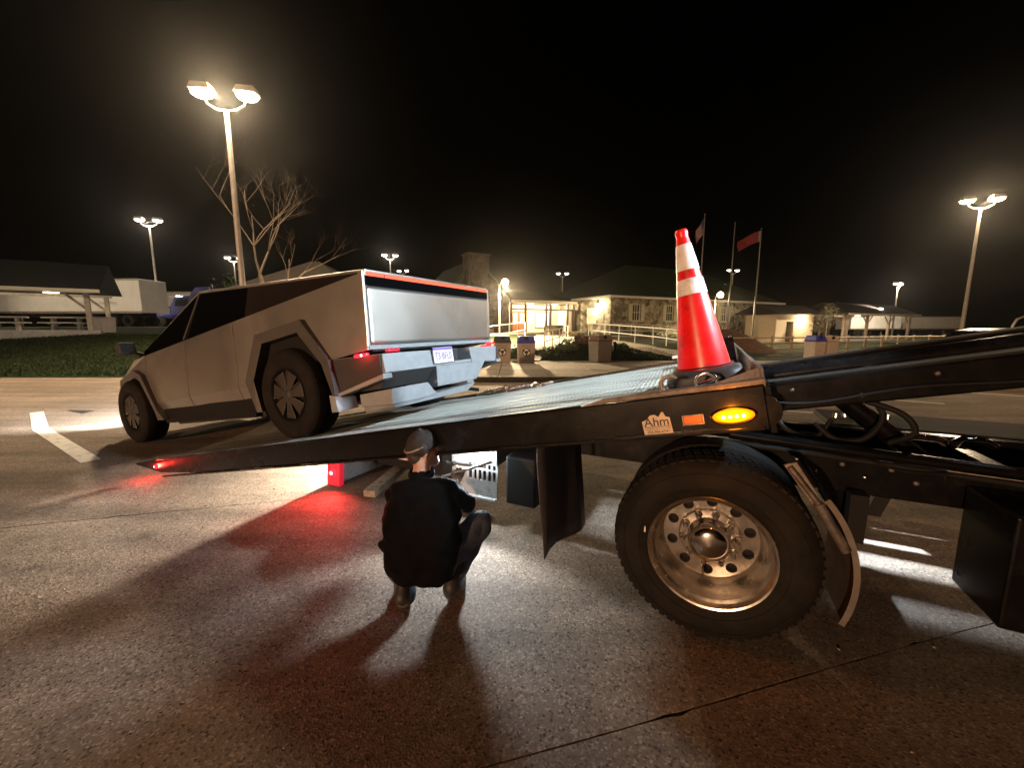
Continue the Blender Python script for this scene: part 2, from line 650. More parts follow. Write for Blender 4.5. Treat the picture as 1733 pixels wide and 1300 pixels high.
def ground_mesh():
    xs = sorted(set([-320, -200, -120, -80] + [-60 + 1.0 * i for i in range(121)] + [80, 120, 200, 320]))
    ys = sorted(set([-90, -50, -25, -10, 0, 6, 10] + [12 + 0.5 * i for i in range(70)] + [50, 60, 80, 110, 160, 240, 330]))
    vs, fs = [], []
    for y in ys:
        for x in xs:
            z = gz(x, y)
            if y < lot_edge(x) + 0.6:
                z = min(z, 0.0) - 0.016
            elif y < 17.9 and x > -8.6:
                z = min(z, 0.10)
            elif y < 45:
                z += 0.03 * math.sin(x * 1.3 + y * 0.7) * math.sin(y * 1.1)
            vs.append((x, y, z))
    n = len(xs)
    for j in range(len(ys) - 1):
        for i in range(n - 1):
            fs.append((j * n + i, j * n + i + 1, (j + 1) * n + i + 1, (j + 1) * n + i))
    mb = MB()
    mb.add(vs, fs)
    return mb.build('ground', GRASS, smooth=60)


g = ground_mesh()
tag(g, 'dark grassy ground spreading behind the parking lot', kind='structure')

# lot: long concrete bays poured side by side, joints running at 15 degrees
lot = empty('parking_lot', (0, 0, 0))
tag(lot, 'worn concrete parking lot under the tow truck', kind='structure')
JA = R(15.2)
jd = Vector((math.cos(JA), math.sin(JA), 0))
jn = Vector((-math.sin(JA), math.cos(JA), 0))


def bay_mesh(n0, n1, t0, t1, seed):
    rr = random.Random(seed)
    ts = [-60, -45, -32, -22, -15, -11] + [-9 + 0.06 * i for i in range(300)] + [10, 13, 18, 25, 35, 50, 75]
    K, M = len(ts) - 1, 6
    vs, cl = [], []
    w0 = w1 = 0.0
    for k in range(K + 1):
        t = ts[k]
        ph = t * 1.7 + seed
        e_lo = 0.001 + 0.002 * abs(math.sin(ph)) + rr.uniform(0, 0.003) + (0.009 if rr.random() < 0.06 else 0)
        e_hi = 0.001 + 0.002 * abs(math.sin(ph * 0.7)) + rr.uniform(0, 0.003) + (0.011 if rr.random() < 0.06 else 0)
        wig = 0.010 * math.sin(t * 0.9 + n0) + 0.006 * math.sin(t * 2.3 + n0 * 2)
        wig2 = 0.010 * math.sin(t * 0.9 + n1) + 0.006 * math.sin(t * 2.3 + n1 * 2)
        a = jd * t + jn * (n0 + e_lo + wig)
        b = jd * t + jn * (n1 - e_hi + wig2)
        for j in range(M + 1):
            p = a.lerp(b, j / M)
            e = lot_edge(p.x)
            vs.append((p.x, min(p.y, e), -0.003 if j in (0, M) else 0.0))
            cl.append(p.y > e)
    mb = MB()
    fs = []
    for k in range(K):
        for j in range(M):
            i = k * (M + 1) + j
            q = (i, i + M + 1, i + M + 2, i + 1)
            if not all(cl[x] for x in q):
                fs.append(q)
    if not fs:
        return None
    used = sorted(set(i for q in fs for i in q))
    ren = {i: n for n, i in enumerate(used)}
    mb.add([vs[i] for i in used], [tuple(ren[i] for i in q) for q in fs])
    for j in (0, M):
        for k in range(K):
            i, i2 = k * (M + 1) + j, (k + 1) * (M + 1) + j
            if cl[i] or cl[i2]:
                continue
            p, q = vs[i], vs[i2]
            mb.add([p, q, (q[0], q[1], -0.02), (p[0], p[1], -0.02)], [(0, 1, 2, 3)])
    return mb


i0 = 1.25
for i, n0 in enumerate([i0 + 2.80 * k for k in range(-9, 14)]):
    bay = bay_mesh(n0, n0 + 2.80, -60, 75, 100 + i)
    if bay:
        bay.build('slab', LOT, lot, fix=False)

# kerb and walk in front of the lawn (from behind the pickup to the right)
walk = empty('pavement', (0, 0, 0))
tag(walk, 'pale concrete pavement and ramps in front of the building', kind='structure')


def strip(name, pts, w, dz, material, parent, thick=0.12, seg=1.0):
    """path along world points, width w, resting on the ground"""
    P = [Vector((p[0], p[1], 0)) for p in pts]
    line = []
    for a, b in zip(P[:-1], P[1:]):
        m = max(1, int((b - a).length / seg))
        for k in range(m):
            line.append(a.lerp(b, k / m))
    line.append(P[-1])
    vs, fs = [], []
    for k, p in enumerate(line):
        t = (line[min(k + 1, len(line) - 1)] - line[max(0, k - 1)]).normalized()
        nn = Vector((-t.y, t.x, 0))
        zc = max(gz(p.x, p.y), gz(*(p + nn * w / 2).xy), gz(*(p - nn * w / 2).xy)) + dz
        for s, z in ((-1, zc), (1, zc), (1, zc - thick), (-1, zc - thick)):
            q = p + nn * (s * w / 2)
            vs.append((q.x, q.y, z))
    for k in range(len(line) - 1):
        for j in range(4):
            fs.append((k * 4 + j, k * 4 + (j + 1) % 4, k * 4 + 4 + (j + 1) % 4, k * 4 + 4 + j))
    fs.append((0, 1, 2, 3))
    e = (len(line) - 1) * 4
    fs.append((e + 3, e + 2, e + 1, e))
    mb = MB()
    mb.add(vs, fs)
    return mb.build(name, material, parent)


for k in range(17):       # walk flags beside the lot, each a slab with a joint
    for r_ in range(3):
        x0 = -8.0 + 1.52 * k
        x1 = x0 + 1.50
        e0, e1 = lot_edge(x0) + 0.02, lot_edge(x1) + 0.02
        f0, f1 = r_ / 3, (r_ + 1) / 3
        y00, y01 = e0 + (17.6 - e0) * f0, e1 + (17.6 - e1) * f0
        y10, y11 = e0 + (17.6 - e0) * f1 - 0.02, e1 + (17.6 - e1) * f1 - 0.02
        zt = 0.168 + rnd.uniform(-0.003, 0.003)
        mb = MB()
        mb.hexa([(x0, y00, -0.05), (x1, y01, -0.05), (x1, y11, -0.05), (x0, y10, -0.05)],
                [(x0, y00, zt), (x1, y01, zt), (x1, y11, zt), (x0, y10, zt)])
        mb.build('paving_slab', WALK, walk, bevel=0.012)
strip('footpath', [(0.0, 17.4), (0.6, 21), (2.0, 26), (3.2, 33.0), (3.4, 37.5)], 2.4, 0.05, WALK, walk)
strip('footpath', [(8.6, 17.6), (7.9, 22), (6.6, 27), (4.4, 31.5)], 2.0, 0.06, WALK, walk)
strip('footpath', [(4.6, 31.0), (10, 32.6), (18, 36.2), (26, 41)], 1.6, 0.05, WALK, walk)
strip('forecourt', [(-5.0, 33.4), (1.0, 35.8), (6.0, 38.5)], 3.2, 0.07, WALK, walk)
strip('truck_lane', [(-70, 36.5), (-30, 34.5), (-12, 33.5)], 7.0, 0.04, LOT, walk)
strip('truck_lane', [(20, 66), (60, 70), (120, 80)], 12.0, 0.04, LOT, walk)

# painted bay lines on the lot
for pts, lab in (([(-9.17, 7.56), (-7.6, 6.28), (-5.16, 4.72)], 'wide white bay line by the deck tail'),
                 ([(5.05, 7.86), (5.78, 7.52)], 'white bay line seen under the tilt frame'),
                 ([(8.45, 8.98), (9.25, 8.40)], 'white bay line under the far end of the tilt frame'),
                 ([(11.4, 9.9), (12.4, 9.2)], 'white bay line on the far lot')):
    w = 0.088 if pts[0][0] < 0 else 0.06
    mb = MB()
    P = [Vector((p[0], p[1], 0.004)) for p in pts]
    vs = []
    for k, p in enumerate(P):
        t = (P[min(k + 1, len(P) - 1)] - P[max(0, k - 1)]).normalized()
        nn = Vector((-t.y, t.x, 0))
        vs += [p + nn * w, p - nn * w]
    mb.add(vs, [(2 * k, 2 * k + 1, 2 * k + 3, 2 * k + 2) for k in range(len(P) - 1)])
    mb.build('painted_line', PAINT, lot)
mb = MB()
mb.add([(-8.85, 7.78, 0.004), (-8.22, 7.72, 0.004), (-8.15, 7.42, 0.004)], [(0, 1, 2)])
mb.build('patch_repair', BLACKM, lot)

# ------------------------------------------------------------------ tow truck (local: x along the truck, y across to the far side)
TH = 0.4627
SL = 0.2097
truck = empty('tow_truck', (-4.2495, 4.4105, 0), (0, 0, -TH),
              'black rollback tow truck with its steel deck slid back and tilted to the ground', 'tow truck')
DK = Matrix.Translation((0, 0, 0.082)) @ Matrix.Rotation(-SL, 4, 'Y')
TW = truck.matrix_basis.copy()
TRUCK_W = Matrix.Translation((-4.2495, 4.4105, 0)) @ Matrix.Rotation(-TH, 4, 'Z')
LEN = 6.12


def tw(s, l, z):
    return TRUCK_W @ Vector((s, l, z))


def dw(u, v, w):
    return TRUCK_W @ (DK @ Vector((u, v, w)))


# deck plate and treads
deck = MB(DK)
deck.prism([(0.0, 0.0), (0.0, -0.012), (0.9, -0.05), (LEN, -0.05), (LEN, 0.0)], 0.0, 2.5)
deck_o = deck.build('deck_plate', DECKM, truck)
tr = MB(DK)
u = 0.12
while u < LEN - 0.1:
    for k in range(12):
        v0 = 0.05 + k * 0.2025
        off = 0.014 if k % 2 else 0.0
        tr.add([(u + off, v0, 0.0005), (u + off + 0.013, v0, 0.0005), (u + off + 0.013, v0 + 0.16, 0.0005), (u + off, v0 + 0.16, 0.0005),
                (u + off + 0.0065, v0 + 0.02, 0.006), (u + off + 0.0065, v0 + 0.14, 0.006)],
               [(0, 1, 4), (1, 2, 5, 4), (2, 3, 5), (3, 0, 4, 5)])
    u += 0.03
t = tr.build('deck_treads', DECKM, deck_o)
t['kind'] = 'stuff'
# side rails
rail_poly = [(-0.02, 0.012), (0.02, -0.006), (0.55, -0.118), (1.6, -0.165), (LEN, -0.172), (LEN, 0.028), (0.5, 0.022)]
for v0, v1 in ((-0.05, -0.002), (2.502, 2.55)):
    MB(DK).prism(rail_poly, v0, v1).build('side_rail', BLACKP, truck, bevel=0.006)
for v0, v1 in ((-0.072, -0.052), (2.552, 2.572)):
    r_ = MB(DK)
    r_.box(0.62, LEN - 0.02, v0, v1, -0.166, -0.148)
    r_.build('rub_rail', BLACKP, truck, bevel=0.004)
MB(DK).tube([(0.5, -0.052, 0.024), (5.3, -0.052, 0.030)], 0.008, 8).build('rail_edge', BLACKP, truck, smooth=50)
# worn raised rail at the front of the deck
wr_ = MB(DK)
wr_.box(5.42, LEN + 0.01, -0.058, -0.012, 0.031, 0.056)
wr_.build('stake_rail', DULL, truck, bevel=0.004)
MB(DK).prism([(5.30, 0.029), (5.42, 0.029), (5.42, 0.056)], -0.057, -0.013).build('rail_ramp', DULL, truck)
# front end of the deck
MB(DK).box(LEN + 0.002, LEN + 0.03, 0.0, 2.5, -0.20, 0.015).build('front_channel', BLACKP, truck, bevel=0.004)
MB(DK).prism([(0.0, 0.0), (0.0, 0.10), (0.9, 0.10), (2.5, 0.12), (2.5, 0.0)], LEN - 0.004, LEN + 0.012, 'yz').build('head_plate', DULL, truck, bevel=0.003)
MB(DK).prism([(LEN - 0.20, 0.05), (LEN - 0.004, 0.05), (LEN - 0.004, 0.10)], 0.0, 0.012).build('gusset', DULL, truck)
MB(DK).lathe([(0.0, -0.045), (0.07, -0.045), (0.07, 0.0), (0.0, 0.0)], 20, (LEN - 0.015, 0.0, -0.09), 'y').build('end_cap', BLACKP, truck, smooth=40)
# tie-down hook and shackle on the rail
MB(DK).tube([(5.70, 0.03, 0.03), (5.70, 0.03, 0.09), (5.715, 0.03, 0.11), (5.745, 0.03, 0.115), (5.775, 0.03, 0.10)], [0.012, 0.012, 0.012, 0.011, 0.006], 8).build('chain_hook', GALV, truck, smooth=60)
MB(DK).tube([(5.90 + 0.045 * math.cos(a), 0.03, 0.06 + 0.045 * math.sin(a)) for a in [PI * k / 10 for k in range(-2, 13)]], 0.008, 8).build('shackle', CHROME, truck, smooth=60)
MB(DK).tube([(5.86, 0.01, 0.055), (5.94, 0.05, 0.07)], 0.007, 8).build('shackle_pin', CHROME, truck, smooth=60)
# white bracket post and black winch at the far front of the deck
wp = MB(DK)
wp.box(5.62, 5.66, 2.04, 2.08, 0.0, 0.10)
wp.box(5.58, 5.70, 2.03, 2.09, 0.085, 0.11)
wp.build('stake_bracket', WHITEP, truck, bevel=0.004)
w_ = MB(DK)
w_.lathe([(0.0, -0.26), (0.10, -0.26), (0.10, -0.24), (0.055, -0.235), (0.055, 0.235), (0.10, 0.24), (0.10, 0.26), (0.0, 0.26)], 24, (5.98, 1.55, 0.12), 'y')
winch = w_.build('winch', BLACKM, truck, smooth=40)
MB(DK).box(5.90, 6.06, 1.83, 2.05, 0.0, 0.2).build('winch_gearbox', BLACKP, winch, bevel=0.015)
MB(DK).tube([(5.93 + 0.02 * math.cos(k), 1.40 + 0.008 * k, 0.12 + 0.0 * k) for k in range(2)], 0.06, 16).build('winch_drum', GALV, winch, smooth=50)
MB(DK).box(5.86, 6.08, 1.24, 1.29, 0.0, 0.22).build('winch_bracket', BLACKP, winch, bevel=0.005)


# amber side marker lamp, reflector and sticker on the near rail
def rail_M(u, w, off=-0.0505):
    return DK @ Matrix.Translation((u, off, w))


YF = Matrix.Rotation(0, 4, 'X')
mk = MB(rail_M(5.987, -0.093) @ Matrix.Diagonal((1.0, 1.0, 0.40, 1)))
mk.lathe([(0.0, -0.024), (0.05, -0.02), (0.075, -0.008), (0.080, 0.0)], 32, (0, 0, 0), 'y')
marker = mk.build('side_marker_lamp', AMBERLENS, truck, smooth=60)
ch = MB(rail_M(5.987, -0.093) @ Matrix.Diagonal((1.0, 1.0, 0.44, 1)))
ch.lathe([(0.080, 0.0), (0.083, -0.006), (0.092, -0.004), (0.095, 0.0)], 32, (0, 0, 0), 'y')
ch.build('bezel', CHROME, marker, smooth=60)
for k in range(4):
    a = MB(rail_M(5.987 - 0.039 + 0.026 * k, -0.093, -0.072))
    a.lathe([(0.0, -0.004), (0.008, -0.002), (0.010, 0.003)], 10, (0, 0, 0), 'y')
    a.build('led', AMBERHOT, marker, smooth=60)
light('marker_glow', 'POINT', DK @ Vector((5.987, -0.13, -0.093)), (1.0, 0.26, 0.01), 4.0, 0.03, parent=truck)
rf = MB(rail_M(5.822, -0.094))
rf.box(-0.040, 0.040, -0.006, 0, -0.018, 0.018)
refl = rf.build('reflector', AMBERREF, truck, bevel=0.003)
rb = MB(rail_M(5.822, -0.094))
for b in ((-0.046, -0.0405, -0.023, 0.023), (0.0405, 0.046, -0.023, 0.023), (-0.0405, 0.0405, 0.0185, 0.023), (-0.0405, 0.0405, -0.023, -0.0185)):
    rb.box(b[0], b[1], -0.008, 0, b[2], b[3])
rb.build('reflector_frame', GALV, refl)
STK = mat('sticker_vinyl', (0.62, 0.52, 0.40), 0.45, var=0.2, scale=25)
STKI = mat('sticker_ink', (0.035, 0.02, 0.015), 0.5)
SM = rail_M(5.662, -0.095, -0.0515)
st = MB(SM)
op = [(-0.066, -0.052), (0.066, -0.052), (0.060, 0.024), (0.042, 0.030), (0.034, 0.052), (0.026, 0.052), (0.010, 0.030), (-0.006, 0.043), (-0.028, 0.041), (-0.046, 0.022), (-0.070, 0.014)]
st.prism(op, -0.0015, 0.0)
stk = st.build('sticker', STK, truck)
MX = Matrix.Rotation(PI / 2, 4, 'X')
text('sticker_name', 'Ahm', 0.060, STKI, stk, SM @ Matrix.Translation((-0.002, -0.0022, 0.006)) @ MX, 0.0006)
text('sticker_number', '256.586.6741', 0.0195, STKI, stk, SM @ Matrix.Translation((0.0, -0.0022, -0.041)) @ MX, 0.0)
ln = MB(SM)
ln.box(-0.060, 0.058, -0.0022, -0.0015, -0.019, -0.016)
ln.box(-0.060, 0.058, -0.0022, -0.0015, -0.028, -0.026)
ln.build('sticker_rule', STKI, stk)

# tail marker lamp at the tip of the near rail
tm = MB(rail_M(0.47, -0.045))
tm.lathe([(0.0, -0.016), (0.012, -0.014), (0.022, -0.006), (0.024, 0.0)], 16, (0, 0, 0), 'y')
tmo = tm.build('tail_marker_lamp', REDLENS, truck, smooth=60)
MB(rail_M(0.47, -0.045, -0.066)).lathe([(0.0, -0.004), (0.006, -0.003), (0.010, 0.0)], 10).build('bulb', REDHOT, tmo, smooth=60)
light('tail_marker_glow', 'POINT', DK @ Vector((0.40, -0.10, -0.05)), (1.0, 0.03, 0.02), 6.0, 0.02, parent=truck)

# tilt frame below the deck, running on toward the cab
for v0, v1 in ((0.64, 0.80), (1.70, 1.86)):
    tf = MB(DK)
    tf.box(2.75, 8.15, v0, v1, -0.235, -0.075)
    tf.build('tilt_frame_rail', BLACKP, truck, bevel=0.012)
    MB(DK).box(6.2, 8.15, v0 + 0.02, v1 - 0.02, -0.0745, -0.062).build('slide_strip', BLACKM, truck)
MB(DK).tube([(6.16, 1.25, -0.10), (8.1, 1.25, -0.10)], 0.055, 14).build('slide_cylinder', BLACKP, truck, smooth=50)
for u in (2.8, 4.2, 5.7, 6.75, 7.9):
    MB(DK).box(u, u + 0.09, 0.802, 1.698, -0.225, -0.10).build('cross_member', BLACKP, truck, bevel=0.006)
for k in range(5):
    MB(DK).box(1.0 + 1.0 * k, 1.08 + 1.0 * k, 0.0, 2.5, -0.072, -0.051).build('deck_cross_member', BLACKP, truck)

# chassis
for v0, v1 in ((0.84, 0.92), (1.58, 1.66)):
    MB().box(3.95, 10.9, v0, v1, 0.66, 0.90).build('chassis_rail', BLACKP, truck, bevel=0.006)
for s in (4.3, 5.2, 6.3, 7.2, 8.1):
    MB().box(s, s + 0.08, 0.922, 1.578, 0.70, 0.86).build('chassis_cross_member', BLACKP, truck)
MB().tube([(5.9, 0.60, 1.00), (6.4, 0.60, 0.975), (7.6, 0.60, 0.93)], 0.03, 12).build('air_pipe', BLACKP, truck, smooth=50)
MB().tube([(5.9, 0.66, 0.93), (6.4, 0.66, 0.915), (7.6, 0.66, 0.86)], 0.018, 10).build('hydraulic_line', BLACKM, truck, smooth=50)
for v in (0.98, 1.50):
    MB().tube([(6.98, v, 0.80), (6.42, v, 1.27)], 0.048, 16).build('lift_cylinder', BLACKP, truck, smooth=50)
    MB().tube([(6.42, v, 1.27), (6.39, v, 1.30)], 0.03, 12).build('lift_piston', BLACKP, truck, smooth=50)
MB().tube(curve([(6.35, 0.86, 1.06), (6.45, 0.82, 0.98), (6.58, 0.82, 1.0), (6.66, 0.86, 1.12), (6.62, 0.9, 1.22)]), 0.016, 8).build('hydraulic_hose', BLACKM, truck, smooth=60)
MB().tube(curve([(6.55, 0.84, 1.22), (6.72, 0.80, 1.16), (6.78, 0.80, 1.06), (6.70, 0.86, 0.98)]), 0.016, 8).build('hydraulic_hose', BLACKM, truck, smooth=60)
MB().tube(curve([(6.15, 0.9, 1.08), (6.22, 0.85, 1.0), (6.36, 0.86, 0.97), (6.44, 0.9, 1.08)]), 0.014, 8).build('hydraulic_hose', BLACKM, truck, smooth=60)
# fittings on the chassis behind the cab
MB().box(6.62, 8.1, 1.70, 2.30, 0.86, 0.905).build('side_shelf', BLACKM, truck, bevel=0.006)
pl_ = MB()
pl_.hexa([(6.86, 0.62, 0.915), (7.9, 0.62, 0.89), (7.9, 0.84, 0.89), (6.80, 0.84, 0.925)],
         [(6.86, 0.62, 0.925), (7.9, 0.62, 0.90), (7.9, 0.84, 0.90), (6.80, 0.84, 0.935)])
pl_.build('step_plate', GALV, truck, bevel=0.003)
MB().tube([(6.78, 1.02, 0.965), (6.82, 1.06, 0.985), (6.9, 1.06, 0.99), (6.98, 1.06, 0.985), (7.02, 1.10, 0.96)], 0.022, 8).build('grab_handle', CHROME, truck, smooth=60)
MB().tube([(7.06, 1.10, 0.96), (7.10, 1.12, 0.985), (7.20, 1.12, 0.985), (7.24, 1.12, 0.955)], 0.022, 8).build('grab_handle', CHROME, truck, smooth=60)
for k in range(6):
    MB().lathe([(0.0, 0.035), (0.018, 0.03), (0.022, 0.0)], 8, (6.70 + 0.07 * k, 1.95 + 0.05 * (k % 3), 0.908), 'z').build('hose_fitting', CHROME, truck, smooth=60)
# tool box and battery box under the chassis on the near side
tb = MB()
tb.prism([(0.42, 0.26), (0.83, 0.26), (0.83, 0.80), (0.42, 0.80)], 7.02, 8.2, 'yz')
tbo = tb.build('tool_box', BLACKP, truck, bevel=0.012)
MB().box(7.10, 8.12, 0.405, 0.418, 0.32, 0.74).build('tool_box_door', BLACKP, tbo, bevel=0.004)
MB().lathe([(0.0, -0.012), (0.016, -0.01), (0.018, 0.0)], 10, (7.16, 0.404, 0.60), 'y').build('latch', CHROME, tbo, smooth=60)
MB().lathe([(0.0, -0.012), (0.016, -0.01), (0.018, 0.0)], 10, (7.16, 0.404, 0.50), 'y').build('latch', CHROME, tbo, smooth=60)
MB().tube([(7.5, 1.0, 0.55), (8.15, 1.0, 0.55)], 0.17, 24).build('air_tank', BLACKM, truck, smooth=50)
MB().box(6.52, 6.60, 0.70, 0.78, 0.42, 0.70).build('hanger', BLACKM, truck)
MB().box(6.55, 6.68, 0.95, 1.55, 0.40, 0.66).build('valve_box', BLACKM, truck, bevel=0.01)


# bolts and wiring along the frames
for k in range(7):
    MB().lathe([(0.0, -0.012), (0.008, -0.011), (0.013, -0.006), (0.014, 0.0)], 8, (6.28 + 0.11 * k, 0.839, 0.83 - 0.06 * (k % 2)), 'y').build('bolt', CHROME if k % 3 == 0 else DULL, truck, smooth=60)
for k in range(6):
    MB(DK).lathe([(0.0, -0.010), (0.008, -0.009), (0.012, -0.005), (0.013, 0.0)], 8, (6.3 + 0.3 * k, 0.639, -0.12 - 0.07 * (k % 2)), 'y').build('bolt', DULL, truck, smooth=60)
for k in range(4):
    MB().lathe([(0.0, -0.010), (0.010, -0.009), (0.016, 0.0)], 8, (4.858, 0.10 + 0.15 * k, 0.962), 'x').build('bolt', DULL, truck, smooth=60)
MB().tube(curve([(5.98, 0.70, 0.955), (6.2, 0.66, 0.90), (6.45, 0.67, 0.94), (6.7, 0.63, 0.89), (7.0, 0.64, 0.92)]), 0.007, 6).build('wiring', BLACKM, truck, smooth=60)
MB(DK).tube(curve([(6.14, 0.60, -0.16), (6.4, 0.62, -0.20), (6.8, 0.61, -0.17), (7.3, 0.62, -0.20), (8.0, 0.62, -0.17)]), 0.008, 6).build('wiring', BLACKM, truck, smooth=60)
# dents and scrapes along the lower edge of the near rail
for u0, ln in ((2.1, 0.5), (2.95, 0.3), (4.7, 0.65), (5.45, 0.4)):
    MB(DK).tube([(u0, -0.0735, -0.150 + 0.002), (u0 + ln * 0.5, -0.0738, -0.149), (u0 + ln, -0.0735, -0.151)], 0.0028, 5).build('scraped_edge', CHROME, truck, smooth=60)


# rear wheels
def wheel_parts(parent, outer_y, sign, detailed):
    """dual wheel set: outer_y is the outer face, sign +1 for the near side"""
    wc = (5.825, 0, 0.485)
    F = Matrix.Translation((wc[0], outer_y, wc[2])) @ Matrix.Diagonal((1, sign, 1, 1))
    wh = empty('wheel', (0, 0, 0))
    wh.parent = parent
    N = 72 if detailed else 36
    ty = MB(F)
    ty.lathe([(0.292, 0.012), (0.318, -0.008), (0.36, -0.020), (0.41, -0.016), (0.447, 0.004), (0.468, 0.022), (0.480, 0.040),
              (0.486, 0.052), (0.486, 0.070), (0.476, 0.072), (0.476, 0.080), (0.487, 0.082), (0.487, 0.120), (0.477, 0.122), (0.477, 0.130),
              (0.487, 0.132), (0.487, 0.170), (0.477, 0.172), (0.477, 0.180), (0.486, 0.182), (0.484, 0.206), (0.47, 0.225), (0.41, 0.255), (0.30, 0.235), (0.28, 0.22)], N)
    tyo = ty.build('tyre', RUBBER, wh, smooth=35)
    if detailed:
        sh = MB(F)
        n = 64
        for k in range(n):
            a = 2 * PI * k / n
            for (y0, y1, da) in ((0.030, 0.070, 0.0), (0.083, 0.119, 0.02), (0.133, 0.169, 0.045), (0.183, 0.208, 0.06)):
                pts = []
                for r in (0.472, 0.4905):
                    for (aa, yy) in ((a + da, y0), (a + da + 0.062, y0), (a + da + 0.078, y1), (a + da + 0.016, y1)):
                        rr_ = r - (0.006 if yy < 0.05 and r > 0.48 else 0)
                        pts.append((rr_ * math.cos(aa), yy, rr_ * math.sin(aa)))
                sh.hexa(pts[:4], pts[4:])
        s_ = sh.build('tread_blocks', RUBBER, tyo)
        s_['kind'] = 'stuff'
        for rr_, yy in ((0.345, -0.0185), (0.425, -0.0125)):
            MB(F).tube([(rr_ * math.cos(2 * PI * k / 60), yy, rr_ * math.sin(2 * PI * k / 60)) for k in range(60)], 0.0022, 5, closed=True).build('sidewall_ring', RUBBER, tyo, smooth=60)
    ri = MB(F)
    ri.lathe([(0.288, 0.014), (0.300, 0.004), (0.304, -0.004), (0.300, -0.009), (0.291, -0.006), (0.286, 0.004), (0.280, 0.022), (0.266, 0.030),
              (0.262, 0.060), (0.257, 0.150), (0.250, 0.186), (0.238, 0.200)], N)
    disc_with_hole_sectors(ri, 10, 0.158, 0.238, 0.199, 0.0285, 0.200, 0.03)
    ri.lathe([(0.158, 0.200), (0.154, 0.190), (0.150, 0.184), (0.118, 0.182), (0.10, 0.178)], N)
    rio = ri.build('rim', ALU, wh, smooth=32)
    hb = MB(F)
    hb.lathe([(0.114, 0.184), (0.112, 0.160), (0.110, 0.150), (0.108, 0.122), (0.102, 0.102), (0.086, 0.086), (0.055, 0.075), (0.0, 0.070)], 40)
    hb.build('hub_cap', CHROME, wh, smooth=40)
    for k in range(10):
        a = 2 * PI * k / 10 + 0.16
        M = F @ Matrix.Translation((0.1365 * math.cos(a), 0.182, 0.1365 * math.sin(a)))
        nb = MB(M)
        nb.lathe([(0.0, -0.050), (0.010, -0.049), (0.0150, -0.040), (0.0155, -0.012), (0.021, -0.006), (0.021, 0.0)], 8 if detailed else 6)
        nb.build('lug_nut', CHROME, wh, smooth=35)
    dk_ = MB(F)
    dk_.lathe([(0.24, 0.245), (0.0, 0.245)], 32)
    dk_.build('brake_drum', BLACKM, wh)
    it = MB(F)
    it.lathe([(0.29, 0.30), (0.36, 0.285), (0.45, 0.30), (0.485, 0.33), (0.487, 0.50), (0.45, 0.535), (0.30, 0.52)], N)
    it.build('inner_tyre', RUBBER, wh, smooth=35)
    if detailed:
        vt = MB(F)
        vt.box(-0.318, -0.310, -0.024, -0.018, 0.055, 0.085)
        vt.build('wheel_tag', WHITEP, wh)
        vt = MB(F)
        vt.tube([(-0.02, 0.19, -0.19), (-0.022, 0.15, -0.215), (-0.024, 0.12, -0.235)], 0.005, 6)
        vt.build('valve_stem', CHROME, wh, smooth=60)
    return wh


wheel_parts(truck, 0.0909, 1, True)
wheel_parts(truck, 2.41, -1, False)
MB().tube([(5.825, 0.3, 0.485), (5.825, 2.2, 0.485)], 0.07, 14).build('axle', BLACKM, truck, smooth=50)
# quarter fender ahead of the wheel and its bracket
qf = MB()
arc = [R(a) for a in range(-20, 44, 4)]
r0, r1 = [], []
for a in arc:
    ce, se = math.cos(a), math.sin(a)
    for y, rr_ in ((0.06, 0.590), (0.06, 0.566), (0.064, 0.566), (0.064, 0.586), (0.60, 0.586), (0.60, 0.590)):
        qf.v.append(Vector((5.825 + rr_ * ce, y, 0.50 + rr_ * se)))
for k in range(len(arc) - 1):
    for j in range(6):
        qf.f.append([k * 6 + j, k * 6 + (j + 1) % 6, k * 6 + 6 + (j + 1) % 6, k * 6 + 6 + j])
        qf.mi.append(0)
qf.build('quarter_fender', mat('fender_steel', (0.16, 0.14, 0.125), 0.5, 0.3, var=0.2, scale=9), truck)
fb = MB()
fb.hexa([(6.10, 0.09, 1.00), (6.15, 0.09, 1.02), (6.15, 0.10, 1.02), (6.10, 0.10, 1.00)],
        [(6.26, 0.07, 0.78), (6.30, 0.07, 0.79), (6.30, 0.08, 0.79), (6.26, 0.08, 0.78)])
fb.build('fender_bracket', DULL, truck, bevel=0.003)
MB().tube([(6.235, 0.05, 0.855), (6.35, 0.05, 0.66)], 0.021, 12).build('fender_tube', DULL, truck, smooth=50)
MB().tube([(6.12, 0.06, 1.0), (6.235, 0.05, 0.855)], 0.012, 8).build('fender_stay', DULL, truck, smooth=50)
# mud flap behind the wheel
fl = MB()
vs, fs = [], []
for i in range(9):
    for j in range(7):
        z = 0.96 - 0.71 * i / 8
        y = 0.03 + 0.56 * j / 6
        wv = 0.02 * math.sin(j * 1.1 + i * 0.35) * (i / 8) + 0.05 * (i / 8) ** 2
        vs.append((4.90 + wv + 0.09 * j / 6, y, z + 0.015 * math.sin(j * 0.9)))
for i in range(8):
    for j in range(6):
        fs.append((i * 7 + j, i * 7 + j + 1, (i + 1) * 7 + j + 1, (i + 1) * 7 + j))
fl.add(vs, fs)
flo = fl.build('mud_flap', mat('flap_rubber', (0.035, 0.032, 0.038), 0.5, var=0.25, scale=6), truck, smooth=60)
sm_ = flo.modifiers.new('solid', 'SOLIDIFY')
sm_.thickness = 0.008
MB().box(4.86, 4.905, 0.02, 0.84, 0.94, 0.985).build('flap_bracket', BLACKM, truck, bevel=0.004)
MB().box(4.36, 4.62, 0.66, 0.98, 0.22, 0.62).build('valve_cover', BLACKM, truck, bevel=0.02)

